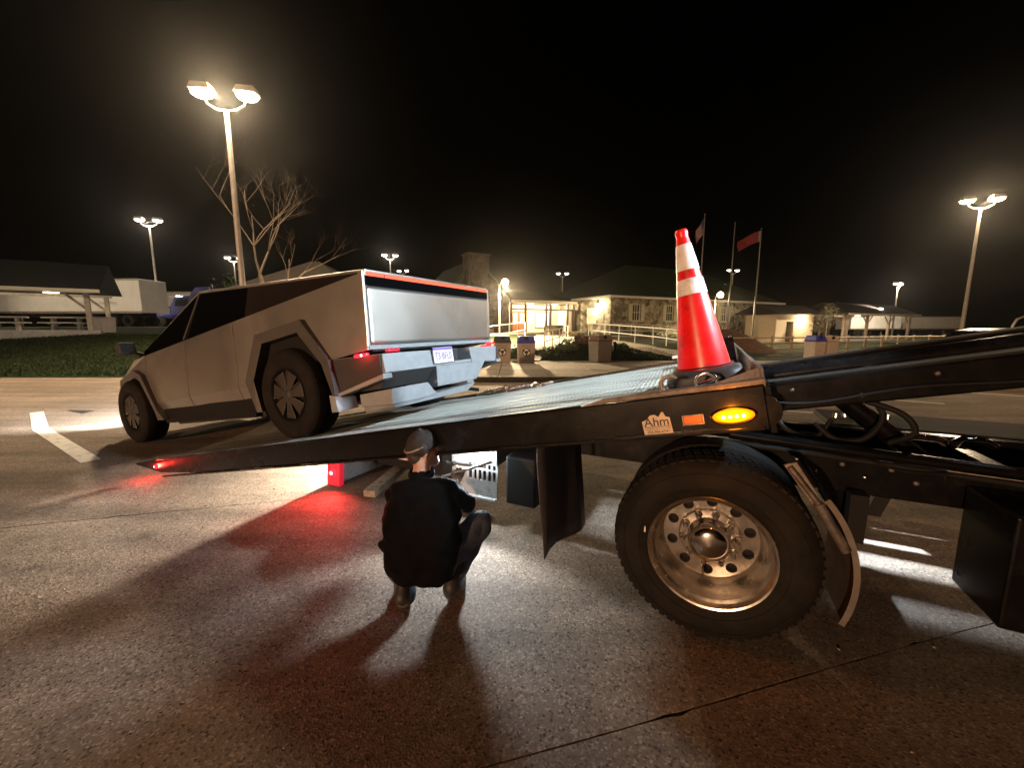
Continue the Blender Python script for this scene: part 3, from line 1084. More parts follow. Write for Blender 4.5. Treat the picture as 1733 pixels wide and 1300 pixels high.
# tail of the chassis: slotted plate, under-deck work lamp, wheel lift
sp = MB()
sp.box(3.82, 4.26, 0.700, 0.712, 0.50, 0.66)
sp.box(3.82, 3.985, 0.700, 0.712, 0.36, 0.50)
sp.box(3.82, 4.26, 0.700, 0.712, 0.215, 0.36)
slots = 6
w0, w1 = 3.985, 4.26
for k in range(slots + 1):
    c = w0 + (w1 - w0) * k / slots
    if 0 < k:
        sp.box(c - 0.010, c + 0.010, 0.700, 0.712, 0.36, 0.50)
sp.box(3.985, 4.25, 0.7005, 0.7115, 0.445, 0.462)
plate = sp.build('slotted_plate', GREYM, truck)
MB().box(3.82, 4.26, 0.66, 0.70, 0.205, 0.222).build('plate_flange', GREYM, plate)
lp = MB()
lp.box(3.98, 4.16, 0.60, 0.70, 0.672, 0.72)
lamp_h = lp.build('work_lamp', BLACKM, truck, bevel=0.008)
MB().box(3.995, 4.145, 0.606, 0.695, 0.662, 0.671).build('lens', WORKLENS, lamp_h)
MB().box(3.70, 4.00, 0.715, 1.78, 0.30, 0.62).build('tail_beam', BLACKM, truck, bevel=0.01)
MB().tube([(3.80, 0.66, 0.475), (4.17, 0.655, 0.50)], 0.014, 10).build('control_rod', CHROME, truck, smooth=50)
for s in (3.79, 3.86):
    MB().lathe([(0.0, -0.02), (0.02, -0.02), (0.022, 0.0), (0.02, 0.02), (0.0, 0.02)], 12, (s, 0.66, 0.474), 'y').build('rod_knob', BLACKM, truck, smooth=50)
# wheel lift cross bar with its red tail lamp
MB().box(2.42, 3.9, 1.16, 1.34, 0.10, 0.26).build('lift_boom', BLACKM, truck, bevel=0.01)
MB().box(2.28, 2.42, 0.72, 1.95, 0.03, 0.26).build('cross_bar', GREYM, truck, bevel=0.008)
br = MB()
br.prism([(0.655, 0.0), (0.72, 0.0), (0.745, 0.27), (0.68, 0.30)], 2.26, 2.44, 'yz')
bro = br.build('tail_lamp', mat('red_housing', (0.45, 0.02, 0.03), 0.35, emit=(1.0, 0.02, 0.06), estr=0.5), truck, bevel=0.012)
hb = MB(Matrix.Translation((2.36, 0.662, 0.145)))
hb.lathe([(0.0, -0.03), (0.02, -0.026), (0.036, -0.01), (0.040, 0.01)], 18)
hbo = hb.build('lens', REDLENS, bro, smooth=60)
hc = MB(Matrix.Translation((2.36, 0.636, 0.145)))
hc.lathe([(0.0, -0.008), (0.014, -0.006), (0.020, 0.0)], 14)
hc.build('bulb', REDHOT, bro, smooth=60)
light('tail_lamp_glow', 'SPOT', tw(2.40, 0.60, 0.16), (1.0, 0.035, 0.03), 85.0, 0.07, aim=tw(3.05, -0.55, 0.0), angle=125, blend=1.0)
la = MB()
la.hexa([(2.93, 0.52, 0.05), (3.05, 0.55, 0.05), (2.80, 1.30, 0.05), (2.68, 1.27, 0.05)],
        [(2.93, 0.52, 0.115), (3.05, 0.55, 0.115), (2.80, 1.30, 0.115), (2.68, 1.27, 0.115)])
la.build('lift_arm', GALV, truck, bevel=0.006)
wg = MB()
wg.box(2.62, 3.05, 1.0, 1.34, 0.27, 0.29)
wg.box(2.62, 2.66, 1.0, 1.34, 0.29, 0.34)
wg.box(3.01, 3.05, 1.0, 1.34, 0.29, 0.34)
wg.build('wheel_grid', WHITEP, truck, bevel=0.006)
# cab, just outside the frame on the right, with the headboard that carries the flood lamps
CAB0 = 8.45
cb = MB()
cb.prism([(CAB0, 0.62), (CAB0 + 3.2, 0.62), (CAB0 + 3.2, 1.55), (CAB0 + 1.9, 1.72), (CAB0 + 1.45, 2.55), (CAB0, 2.6)], 0.14, 2.36)
cab = cb.build('cab', BLACKP, truck, bevel=0.05)
for y in (0.128, 2.362):
    MB().prism([(CAB0 + 0.35, 1.70), (CAB0 + 1.72, 1.72), (CAB0 + 1.36, 2.40), (CAB0 + 0.35, 2.42)], y, y + 0.01).build('side_window', GLASS, cab)
for y0 in (0.16, 2.06):
    wf = MB()
    wf.lathe([(0.29, 0.0), (0.36, -0.015), (0.45, 0.0), (0.485, 0.04), (0.485, 0.22), (0.45, 0.26), (0.29, 0.25)], 32, (CAB0 + 2.1, y0, 0.485))
    wf.lathe([(0.29, 0.0), (0.26, 0.05), (0.15, 0.03), (0.0, 0.02)], 32, (CAB0 + 2.1, y0, 0.485))
    wf.build('front_wheel', RUBBER, truck, smooth=35)
hbd = MB()
hbd.box(8.22, 8.28, 0.25, 0.33, 0.9, 3.35)
hbd.box(8.22, 8.28, 2.17, 2.25, 0.9, 3.35)
hbd.box(8.22, 8.28, 0.25, 2.25, 3.35, 3.43)
head_o = hbd.build('headboard', BLACKP, truck, bevel=0.01)
FLOODS = []
for y in (0.55, 1.95):
    fh = MB()
    fh.box(8.10, 8.20, y - 0.11, y + 0.11, 3.16, 3.32)
    fo = fh.build('flood_lamp', BLACKM, truck, bevel=0.01)
    MB().box(8.092, 8.099, y - 0.095, y + 0.095, 3.18, 3.30).build('lens', WORKLENS, fo)
    FLOODS.append((y, 8.06, 3.23))
for i, (y, s, z) in enumerate(FLOODS):
    light('deck_flood', 'SPOT', tw(s, y, z), (0.76, 0.90, 1.0), 1050.0, 0.08, aim=tw(4.3, 1.35, 1.1), angle=54, blend=0.5)
# lamp under the tail of the truck
light('under_deck_lamp', 'SPOT', tw(4.06, 0.64, 0.645), WHITE, 180.0, 0.09, aim=Vector((-0.52, 1.25, 0.22)), angle=108, blend=0.35)
light('under_deck_lamp_far', 'SPOT', tw(2.14, 1.90, 0.41), (1.0, 0.88, 0.72), 3200.0, 0.07, aim=tw(1.15, -0.65, 0.0), angle=84, blend=0.6)
lf = MB()
lf.box(2.08, 2.20, 1.85, 1.97, 0.435, 0.465)
lfo = lf.build('work_lamp', BLACKM, truck, bevel=0.006)
MB().box(2.09, 2.19, 1.86, 1.96, 0.427, 0.434).build('lens', WORKLENS, lfo)
light('under_deck_spill', 'POINT', tw(4.06, 0.62, 0.62), WHITE, 22.0, 0.04)
# side lamp on the far side of the chassis, shining through under the frame
fs_ = MB()
fs_.box(7.05, 7.2, 2.30, 2.38, 0.62, 0.72)
fso = fs_.build('work_lamp', BLACKM, truck, bevel=0.006)
light('far_side_lamp', 'SPOT', tw(7.1, 2.26, 0.66), WHITE, 300.0, 0.008, aim=tw(7.0, 1.40, 0.0), angle=120, blend=0.3)
for b_ in ((6.85, 7.35, 0.588, 0.75), (6.85, 7.35, 0.25, 0.43), (6.85, 7.035, 0.4305, 0.5875), (7.15, 7.35, 0.4305, 0.5875)):  # plates added around the lamp to crop its light to a rectangle
    MB().box(b_[0], b_[1], 2.095, 2.105, b_[2], b_[3]).build('beam_mask', BLACKM, fso)
for b_ in (6.85, 7.345):
    MB().box(b_, b_ + 0.005, 2.106, 2.42, 0.25, 0.75).build('beam_mask', BLACKM, fso)
MB().box(6.85, 7.35, 2.106, 2.42, 0.752, 0.757).build('beam_mask', BLACKM, fso)
MB().box(6.85, 7.35, 2.106, 2.42, 0.243, 0.248).build('beam_mask', BLACKM, fso)
MB().prism([(6.86, 0.25), (6.95, 0.25), (7.06, 0.62), (6.97, 0.62)], 1.62, 1.66).build('frame_bracket', BLACKM, truck)
for s0, s1, y, z0, z1 in ((6.70, 7.3, 2.05, 0.30, 0.38), (6.70, 7.3, 2.05, 0.45, 0.475), (6.70, 7.3, 2.05, 0.535, 0.555)):  # bars added to cut that lamp's light into stripes on the ground
    MB().box(s0, s1, y, y + 0.03, z0, z1).build('stripe_bar', BLACKM, truck)

# ------------------------------------------------------------------ pickup on the deck (local: x forward, y to the near side, z up)
CT, CP = 0.4922, 0.1476
c0 = Vector((-math.cos(CT), math.sin(CT), 0))
clat = Vector((math.sin(CT), math.cos(CT), 0))
cfw = c0 * math.cos(CP) - Vector((0, 0, 1)) * math.sin(CP)
cup = Vector((0, 0, 1)) * math.cos(CP) + c0 * math.sin(CP)
CM = Matrix((cfw, -clat, cup)).transposed().to_4x4()
CM.translation = Vector((-2.0777, 3.7020, 0.5523)) + clat * 1.015
car = empty('pickup_truck', CM.translation, CM.to_euler(),
            'angular brushed stainless steel pickup standing nose-down on the tilted deck', 'pickup truck')
HW = 0.985


def belt(x):
    return 1.37 - 0.0502 * (x + 1.18) if x < 3.4 else 1.14 - (x - 3.4) * 0.27


def side_y(x, z):
    y = HW - (0.055 * (z - 0.55) / 0.8 if z > 0.55 else 0.30 * (0.55 - z))
    if x > 3.2:
        y -= 0.17 * ((x - 3.2) / 1.2) ** 1.6
    return y


def side_panel(name, poly, sgn, material, thick=0.03, off=0.0, bevel=0.0008):
    n = len(poly)
    out = [(x, sgn * (side_y(x, z) + off), z) for x, z in poly]
    inn = [(x, sgn * (side_y(x, z) + off - thick), z) for x, z in poly]
    mb = MB()
    fs = [list(range(n)), [n + i for i in range(n)][::-1]]
    for i in range(n):
        j = (i + 1) % n
        fs.append((i, n + i, n + j, j))
    mb.add(out + inn, fs)
    return mb.build(name, material, car, bevel=bevel)


def panel2(name, sgn, up, low):
    o = side_panel(name, up, sgn, STEEL)
    if low:
        l = side_panel('lower_skin', low, sgn, STEEL)
        l.parent = o
    return o


G = 0.006
for sgn in (1, -1):
    q = panel2('rear_quarter_panel', sgn,
               [(-1.175, 1.368), (0.86 - G, belt(0.86)), (0.86 - G, 0.578), (0.615, 0.588), (0.635, 0.63), (0.37, 1.06), (-0.35, 1.10), (-0.67, 0.705), (-1.115, 0.735)],
               [(0.612, 0.586), (0.86 - G, 0.576), (0.86 - G, 0.385), (0.56, 0.39)])
    d1 = panel2('rear_door', sgn, [(0.86 + G, belt(0.86)), (1.94 - G, belt(1.94)), (1.94 - G, 0.553), (0.86 + G, 0.578)],
                [(0.86 + G, 0.576), (1.94 - G, 0.551), (1.94 - G, 0.372), (0.86 + G, 0.385)])
    d2 = panel2('front_door', sgn, [(1.94 + G, belt(1.94)), (3.02 - G, belt(3.02)), (3.02 - G, 0.83), (2.845, 0.522), (1.94 + G, 0.553)],
                [(1.94 + G, 0.551), (2.843, 0.520), (2.74, 0.372), (1.94 + G, 0.372)])
    side_panel('front_fender', [(3.02 + G, belt(3.02)), (3.4, 1.14), (4.05, 0.965), (4.12, 0.915), (3.28, 0.99), (3.07, 0.91), (3.02 + G, 0.835)], sgn, STEEL)
    side_panel('front_corner', [(4.06, 0.962), (4.42, 0.87), (4.42, 0.62), (4.20, 0.62), (4.13, 0.912)], sgn, STEEL)
    # rocker
    side_panel('rocker_sill', [(0.60, 0.388), (2.72, 0.370), (2.60, 0.215), (0.62, 0.235)], sgn, CLAD, 0.12, -0.015)
    # arch flares
    for nm, outer, inner in (('rear_arch', [(0.53, 0.30), (0.645, 0.62), (0.375, 1.065), (-0.35, 1.105), (-0.675, 0.70), (-0.70, 0.30)],
                              [(0.47, 0.30), (0.53, 0.62), (0.30, 0.97), (-0.265, 1.00), (-0.55, 0.68), (-0.66, 0.30)]),
                             ('front_arch', [(2.62, 0.30), (2.76, 0.42), (3.075, 0.915), (3.285, 0.995), (4.075, 0.915), (4.16, 0.62)],
                              [(2.85, 0.30), (2.90, 0.42), (3.17, 0.84), (3.33, 0.90), (3.96, 0.84), (4.05, 0.62)])):
        mb = MB()
        n = len(outer)
        A = [(x, sgn * (min(HW, side_y(x, max(z, 0.5)) + 0.02) + 0.035), z) for x, z in outer]
        B = [(x, sgn * (min(HW, side_y(x, max(z, 0.5)) + 0.02) + 0.015), z) for x, z in inner]
        A2 = [(x, sgn * (HW - 0.16), z) for x, z in outer]
        B2 = [(x, sgn * (HW - 0.40), z) for x, z in inner]
        fs = []
        for i in range(n - 1):
            for a, b in ((0, 1), (1, 3), (2, 0)):
                fs.append((a * n + i, a * n + i + 1, b * n + i + 1, b * n + i))
        mb.add(A + B + A2 + B2, fs)
        mb.build(nm, mat('arch_plastic', (0.075, 0.068, 0.064), 0.5, var=0.15, scale=12), car, fix=False)
    # glasshouse
    APX, APZ, APY = 1.80, 1.77, 0.745
    sl = MB()
    t0, a0, f0 = (-1.15, HW - 0.075, 1.377), (APX, APY, APZ), (4.0, 0.80, 1.055)
    b1 = (0.62, HW - 0.055, belt(0.62) + 0.004)
    ym = lambda k: tuple(t0[i] + (a0[i] - t0[i]) * k for i in range(3))
    r1 = ym(0.62)
    sl.add([(p[0], sgn * p[1], p[2]) for p in (t0, b1, r1)], [(0, 1, 2)])
    sl.build('sail_panel', mat('sail_sky_reflection', (0.014, 0.010, 0.010), 0.4, 0.0, var=0.15, spec=0.3), car, fix=False)  # stainless skin coloured dark to stand for the night sky it mirrors
    gl = MB()
    b2 = (1.92, HW - 0.05, belt(1.92) + 0.004)
    b3 = (3.36, HW - 0.07, belt(3.36) + 0.004)
    gl.add([(p[0], sgn * p[1], p[2]) for p in (b1, b2, a0, r1)], [(0, 1, 2, 3)])
    gl.build('rear_side_window', GLASS, car, fix=False)
    gl = MB()
    gl.add([(p[0], sgn * p[1], p[2]) for p in (b2, b3, f0, a0)], [(0, 1, 2, 3)])
    gl.build('front_side_window', GLASS, car, fix=False)
    MB().tube([(1.93, sgn * (HW - 0.045), belt(1.92) + 0.01), (1.80, sgn * APY, APZ - 0.01)], 0.012, 6).build('door_pillar', CLAD, car, smooth=60)
    MB().tube([(t0[0], sgn * t0[1], t0[2]), (APX, sgn * APY, APZ), (4.0, sgn * 0.80, 1.055)], 0.014, 8).build('roof_rail', STEEL, car, smooth=60)
    # mirror
    mr = MB()
    mr.prism([(2.98, 1.19), (3.02, 1.34), (3.10, 1.35), (3.16, 1.30), (3.12, 1.19)], sgn * 1.02, sgn * 1.19)
    mo = mr.build('mirror', CLAD, car, bevel=0.02)
    MB().tube([(3.08, sgn * 0.91, 1.17), (3.08, sgn * 1.06, 1.22)], 0.02, 8).build('mirror_arm', CLAD, mo, smooth=60)

# roof, load-bed cover, windscreen, bonnet
rc = MB()
rc.add([(-1.15, HW - 0.075, 1.382), (-1.15, -HW + 0.075, 1.382), (APX, -APY, APZ + 0.003), (APX, APY, APZ + 0.003)], [(0, 1, 2, 3)])
rc.build('bed_cover', CLAD, car)
ws = MB()
ws.add([(APX, APY, APZ + 0.003), (APX, -APY, APZ + 0.003), (3.75, -0.80, 1.16), (3.75, 0.80, 1.16)], [(0, 1, 2, 3)])
ws.build('windscreen', GLASS, car)
bn = MB()
bn.add([(3.75, 0.80, 1.158), (3.75, -0.80, 1.158), (4.40, -0.66, 0.915), (4.40, 0.66, 0.915), (3.42, 0.92, 1.140), (4.05, 0.83, 0.968), (3.42, -0.92, 1.140), (4.05, -0.83, 0.968)],
       [(0, 1, 2, 3), (4, 0, 3, 5), (6, 7, 2, 1)])
bn.build('bonnet', STEEL, car)
fr = MB()
fr.box(4.30, 4.44, -0.72, 0.72, 0.50, 0.86)
fr.build('front_bumper', PLASTIC, car, bevel=0.03)
MB().box(4.425, 4.45, -0.70, 0.70, 0.872, 0.892).build('front_light_bar', WORKLENS, car)
for y in (-0.6, 0.6):
    MB().box(4.442, 4.452, y - 0.07, y + 0.07, 0.62, 0.68).build('headlight', HEADLAMP, car)

# underbody
ub = MB()
ub.box(-0.62, 4.2, -0.66, 0.66, 0.26, 0.52)
ub.box(0.68, 2.75, -0.95, 0.95, 0.25, 0.60)
ub.box(-0.6, 4.2, -0.62, 0.62, 0.52, 1.0)
ub.build('underbody', BLACKM, car)
bx = MB()
bx.box(-1.10, 2.9, -0.90, 0.90, 0.72, 1.18)
bx.build('inner_shell', BLACKM, car)

# tailgate (rear face)
def tg(y0, y1, z0, z1, d=0.02, off=0.0):
    """slab lying in the sloping tail plane"""
    X = lambda z: -1.115 - 0.062 * (z - 0.735) / 0.633 - off
    return [(X(z0) + d, y0, z0), (X(z0), y0, z0), (X(z0), y1, z0), (X(z0) + d, y1, z0)], [(X(z1) + d, y0, z1), (X(z1), y0, z1), (X(z1), y1, z1), (X(z1) + d, y1, z1)]


m_ = MB()
vs, fs = [], []
NY, NZ = 40, 14
for k in range(NZ + 1):
    z = 0.775 + (1.252 - 0.775) * k / NZ
    for j in range(NY + 1):
        y = 0.935 - 1.87 * j / NY
        X = -1.117 - 0.062 * (z - 0.735) / 0.633
        X += 0.0012 * math.sin(y * 7 + z * 3) + 0.0016 * math.exp(-((y + 0.45) / 0.12) ** 2) * math.sin(z * 9)
        vs.append((X, y, z))
for k in range(NZ):
    for j in range(NY):
        a = k * (NY + 1) + j
        fs.append((a, a + 1, a + NY + 2, a + NY + 1))
m_.add(vs, fs)
tgo = m_.build('tailgate', STEEL, car, smooth=60, fix=False)
tgo.modifiers.new('solid', 'SOLIDIFY').thickness = 0.02
MB().hexa(*tg(-0.955, 0.955, 0.735, 0.772, 0.05, 0.006)).build('tailgate_lip', PLASTIC, tgo, bevel=0.004)
MB().hexa(*tg(-0.940, 0.940, 1.255, 1.335, 0.03)).build('tailgate_band', GLASS, tgo, bevel=0.003)
MB().hexa(*tg(-0.925, 0.925, 1.3365, 1.362, 0.03, 0.001)).build('tail_light_bar', REDBAR, tgo)
MB().hexa(*tg(-0.930, 0.930, 1.3635, 1.384, 0.06, 0.003)).build('tailgate_cap', STEEL, tgo, bevel=0.004)
for y in (-0.72, 0.72):
    MB().hexa(*tg(y - 0.006, y + 0.006, 1.336, 1.363, 0.03, 0.002)).build('light_bar_joint', CLAD, tgo)
for sgn in (1, -1):
    MB().hexa(*tg(sgn * 0.95 - 0.012, sgn * 0.95 + 0.012, 0.75, 1.37, 0.05, 0.002)).build('corner_edge', STEEL, tgo, bevel=0.003)
light('tail_bar_glow', 'AREA', (-1.26, 0, 1.33), (1.0, 0.06, 0.03), 0.6, parent=car).rotation_euler = (0, R(90), 0)
bpy.data.lights['tail_bar_glow'].shape = 'RECTANGLE'
bpy.data.lights['tail_bar_glow'].size = 0.02
bpy.data.lights['tail_bar_glow'].size_y = 1.8

# rear bumper (grey cladding), y measured from the near side
def Y(a):
    return 1.015 - a


bp = MB()
bp.hexa([(-0.68, Y(0.06), 0.50), (-1.235, Y(0.09), 0.53), (-1.235, Y(0.985), 0.53), (-0.68, Y(0.985), 0.53)],
        [(-0.68, Y(0.05), 0.705), (-1.225, Y(0.09), 0.690), (-1.225, Y(0.985), 0.690), (-0.68, Y(0.985), 0.705)])
bpo = bp.build('rear_bumper', PLASTIC, car, bevel=0.006)
bp = MB()
bp.hexa([(-0.68, Y(1.34), 0.53), (-1.235, Y(1.34), 0.53), (-1.215, Y(1.88), 0.50), (-0.68, Y(1.98), 0.50)],
        [(-0.68, Y(1.34), 0.705), (-1.225, Y(1.34), 0.690), (-1.205, Y(1.94), 0.680), (-0.68, Y(1.98), 0.705)])
bp.build('bumper_corner', PLASTIC, bpo, bevel=0.006)
bp = MB()
bp.box(-1.228, -0.9, Y(1.342), Y(0.983), 0.53, 0.562)
bp.build('bumper_step', PLASTIC, bpo, bevel=0.004)
MB().box(-1.07, -0.9, Y(1.342), Y(0.983), 0.564, 0.70).build('bumper_recess', CLAD, bpo)
# lower valance
bp = MB()
bp.hexa([(-0.8, Y(0.74), 0.30), (-1.215, Y(0.74), 0.335), (-1.215, Y(1.42), 0.335), (-0.8, Y(1.42), 0.30)],
        [(-0.8, Y(0.74), 0.528), (-1.232, Y(0.74), 0.528), (-1.232, Y(1.62), 0.528), (-0.8, Y(1.62), 0.528)])
bp.build('bumper_valance', PLASTIC, bpo, bevel=0.006)
bp = MB()
bp.hexa([(-0.85, Y(0.12), 0.26), (-1.205, Y(0.14), 0.262), (-1.205, Y(0.735), 0.262), (-0.85, Y(0.735), 0.26)],
        [(-0.85, Y(0.12), 0.37), (-1.22, Y(0.14), 0.395), (-1.22, Y(0.60), 0.395), (-0.85, Y(0.60), 0.37)])
bp.build('bumper_pad', PLASTIC, bpo, bevel=0.006)
bp = MB()
bp.hexa([(-0.85, Y(0.13), 0.396), (-1.10, Y(0.13), 0.40), (-1.10, Y(0.735), 0.40), (-0.85, Y(0.735), 0.396)],
        [(-0.85, Y(0.13), 0.50), (-1.215, Y(0.13), 0.528), (-1.215, Y(0.735), 0.528), (-0.85, Y(0.735), 0.50)])
bp.build('bumper_scoop', CLAD, bpo)
bp = MB()
bp.hexa([(-0.85, Y(0.16), 0.20), (-1.19, Y(0.18), 0.225), (-1.19, Y(1.25), 0.225), (-0.85, Y(1.25), 0.20)],
        [(-0.85, Y(0.14), 0.258), (-1.215, Y(0.14), 0.258), (-1.215, Y(1.38), 0.30), (-0.85, Y(1.38), 0.30)])
bp.build('bumper_skirt', PLASTIC, bpo, bevel=0.005)
for sgn, sy in ((1, 1), (-1, -1)):
    yn = lambda a: sy * (1.015 - a)
    bp = MB()
    bp.hexa([(-0.70, yn(0.02), 0.375), (-1.23, yn(0.06), 0.485), (-1.23, yn(0.16), 0.485), (-0.70, yn(0.16), 0.375)],
            [(-0.70, yn(0.02), 0.405), (-1.23, yn(0.06), 0.527), (-1.23, yn(0.16), 0.527), (-0.70, yn(0.16), 0.405)])
    bp.build('bumper_strut', PLASTIC, bpo, bevel=0.004)
    bp = MB()
    bp.hexa([(-0.655, yn(-0.035), 0.25), (-0.735, yn(-0.03), 0.25), (-0.77, yn(0.16), 0.26), (-0.655, yn(0.16), 0.25)],
            [(-0.655, yn(-0.035), 0.40), (-0.72, yn(-0.03), 0.385), (-0.755, yn(0.16), 0.36), (-0.655, yn(0.16), 0.40)])
    bp.build('splash_guard', PLASTIC, bpo, bevel=0.005)
    bp = MB()
    bp.hexa([(-0.70, yn(0.05), 0.41), (-1.20, yn(0.08), 0.53), (-1.20, yn(0.12), 0.53), (-0.70, yn(0.12), 0.41)],
            [(-0.685, yn(0.035), 0.70), (-1.215, yn(0.06), 0.685), (-1.20, yn(0.12), 0.685), (-0.70, yn(0.12), 0.70)])
    bp.build('bumper_side', CLAD, bpo)
    tl = MB(Matrix.Translation((-1.03, yn(0.045), 0.70)))
    tl.box(-0.085, 0.075, -0.014, 0.014, -0.014, 0.014)
    tlo = tl.build('tail_lamp', REDLENS, car, bevel=0.008)
    MB(Matrix.Translation((-1.05, yn(0.028), 0.698))).lathe([(0.0, -0.008), (0.009, -0.005), (0.012, 0.0), (0.009, 0.005), (0.0, 0.008)], 12).build('bulb', REDHOT, tlo, smooth=60)
    light('tail_lamp_glow', 'POINT', (-1.05, yn(-0.03), 0.685), (1.0, 0.03, 0.03), 1.6, 0.02, parent=car)
    MB().box(-1.24, -1.19, yn(0.16), yn(0.28), 0.705, 0.722).build('rear_reflector', REDLENS, bpo, bevel=0.004)
# licence plate
PM = frame_M((-1.246, Y(0.85), 0.632), (0, -1, 0), (0.03, 0, 1))
PLW = mat('plate_white', (0.78, 0.74, 0.86), 0.4, var=0.05)
PLV = mat('plate_violet', (0.20, 0.12, 0.48), 0.4)
pp = MB(PM)
pp.box(-0.152, 0.152, -0.076, 0.076, -0.003, 0.0)
plo = pp.build('licence_plate', PLW, car)
pq = MB(PM)
pq.box(-0.148, 0.148, 0.048, 0.073, 0.0003, 0.0012)
pq.build('plate_band', PLV, plo)
text('plate_number', 'T3\u00b7BFL0', 0.088, PLV, plo, PM @ Matrix.Translation((0, -0.012, 0.001)) @ Matrix.Diagonal((0.86, 1.1, 1, 1)), 0.001)
pf = MB(PM)
for b in ((-0.158, -0.1525, -0.081, 0.081), (0.1525, 0.158, -0.081, 0.081), (-0.1525, 0.1525, 0.0765, 0.081), (-0.1525, 0.1525, -0.081, -0.0765)):
    pf.box(b[0], b[1], b[2], b[3], -0.003, 0.004)
pf.build('plate_frame', CHROME, plo)
light('plate_lamp', 'SPOT', (-1.32, Y(0.85), 0.715), (0.9, 0.9, 1.0), 0.15, 0.01, aim=(-1.24, Y(0.85), 0.62), angle=120, blend=0.6, parent=car)


# wheels
WHEELP = mat('wheel_cover', (0.05, 0.043, 0.038), 0.5, 0.2, var=0.15, scale=12)


def pickup_wheel(x, sgn):
    F = Matrix.Translation((x, sgn * 1.012, 0.44)) @ Matrix.Diagonal((1, -sgn, 1, 1))
    wh = empty('wheel', (0, 0, 0))
    wh.parent = car
    ty = MB(F)
    ty.lathe([(0.258, 0.012), (0.29, -0.004), (0.35, -0.010), (0.395, 0.0), (0.42, 0.018), (0.434, 0.038), (0.440, 0.060), (0.441, 0.10),
              (0.432, 0.102), (0.432, 0.112), (0.442, 0.114), (0.442, 0.165), (0.432, 0.167), (0.432, 0.177), (0.441, 0.179), (0.438, 0.245), (0.42, 0.272), (0.36, 0.285), (0.26, 0.27)], 64)
    tyo = ty.build('tyre', RUBBER, wh, smooth=35)
    tb_ = MB(F)
    n = 56
    for k in range(n):
        a = 2 * PI * k / n
        for (y0, y1, da) in ((0.030, 0.098, 0.0), (0.180, 0.250, 0.05), (0.115, 0.163, 0.025)):
            pts = []
            for r in (0.430, 0.4455):
                for aa, yy in ((a + da, y0), (a + da + 0.075, y0), (a + da + 0.09, y1), (a + da + 0.015, y1)):
                    r2 = r - (0.012 if (yy < 0.04 or yy > 0.24) and r > 0.435 else 0)
                    pts.append((r2 * math.cos(aa), yy, r2 * math.sin(aa)))
            tb_.hexa(pts[:4], pts[4:])
    s_ = tb_.build('tread_blocks', RUBBER, tyo)
    s_['kind'] = 'stuff'
    ri = MB(F)
    ri.lathe([(0.258, 0.013), (0.262, 0.002), (0.256, -0.003), (0.244, 0.010), (0.236, 0.045), (0.05, 0.050), (0.0, 0.05)], 56)
    rio = ri.build('rim', BLACKM, wh, smooth=35)
    # seven broad cover blades with gaps
    for k in range(7):
        a = 2 * PI * k / 7 + 0.2
        cb_ = MB(F @ Matrix.Rotation(-a, 4, 'Y'))
        cb_.hexa([(0.045, 0.006, -0.020), (0.045, 0.006, 0.030), (0.215, 0.014, 0.085), (0.232, 0.014, -0.052)],
                 [(0.045, 0.024, -0.020), (0.045, 0.024, 0.030), (0.215, 0.032, 0.085), (0.232, 0.032, -0.052)])
        cb_.build('spoke', WHEELP, wh, bevel=0.004)
        sl_ = MB(F @ Matrix.Rotation(-a, 4, 'Y'))
        sl_.hexa([(0.10, 0.002, -0.040), (0.10, 0.002, -0.034), (0.225, 0.008, -0.056), (0.225, 0.008, -0.063)],
                 [(0.10, 0.014, -0.040), (0.10, 0.014, -0.034), (0.225, 0.018, -0.056), (0.225, 0.018, -0.063)])
        sl_.build('spoke_trim', ALU, wh)
    hc_ = MB(F)
    hc_.lathe([(0.0, -0.002), (0.040, 0.0), (0.050, 0.008), (0.052, 0.03)], 24)
    hc_.build('hub_cap', CLAD, wh, smooth=40)


for x in (0.0, 3.596):
    for sgn in (1, -1):
        pickup_wheel(x, sgn)
MB().tube([(0, -0.8, 0.42), (0, 0.8, 0.42)], 0.06, 10).build('rear_axle', BLACKM, car, smooth=50)
MB().tube([(-0.85, -0.30, 0.30), (-1.1, -0.45, 0.22), (-1.16, -0.5, 0.20)], 0.02, 8).build('tow_eye', BLACKM, car, smooth=50)
# headlights thrown onto the lot
for y in (-0.6, 0.6):
    light('headlight_beam', 'SPOT', CM @ Vector((4.50, y, 0.68)), (0.92, 0.97, 1.0), 1500.0, 0.05, aim=CM @ Vector((9.5, y * 1.2, 0.95)), angle=85, blend=0.9)

# ------------------------------------------------------------------ traffic cone on the deck
CU, CV = 5.885, 0.50
cone = empty('traffic_cone', (0, 0, 0), label='red traffic cone with two white reflective bands standing on the raised end of the deck', cat='traffic cone')
KM = TRUCK_W @ DK @ Matrix.Translation((CU, CV, 0.002)) @ Matrix.Diagonal((1, 1, 0.925, 1))
cone.matrix_world = KM
cb_ = MB()
prof = []
n = 40
ring = lambda r, z, sq: [(r * (1 + sq * (abs(math.sin(2 * t)) ** 2) * 0.25) * math.cos(t), r * (1 + sq * (abs(math.sin(2 * t)) ** 2) * 0.25) * math.sin(t), z) for t in [2 * PI * k / n for k in range(n)]]
rings = [ring(0.185, 0.0, 1), ring(0.195, 0.02, 1), ring(0.19, 0.065, 1), ring(0.18, 0.085, 1), ring(0.155, 0.098, 0.5), ring(0.128, 0.102, 0)]
vs = [p for r in rings for p in r]
fs = [(i * n + k, i * n + (k + 1) % n, (i + 1) * n + (k + 1) % n, (i + 1) * n + k) for i in range(len(rings) - 1) for k in range(n)]
fs.append(list(range(n))[::-1])
cb_.add(vs, fs)
cb_.build('base', mat('base_rubber', (0.02, 0.018, 0.017), 0.55, var=0.3, scale=10, bump=0.15, bscale=30), cone, smooth=50)


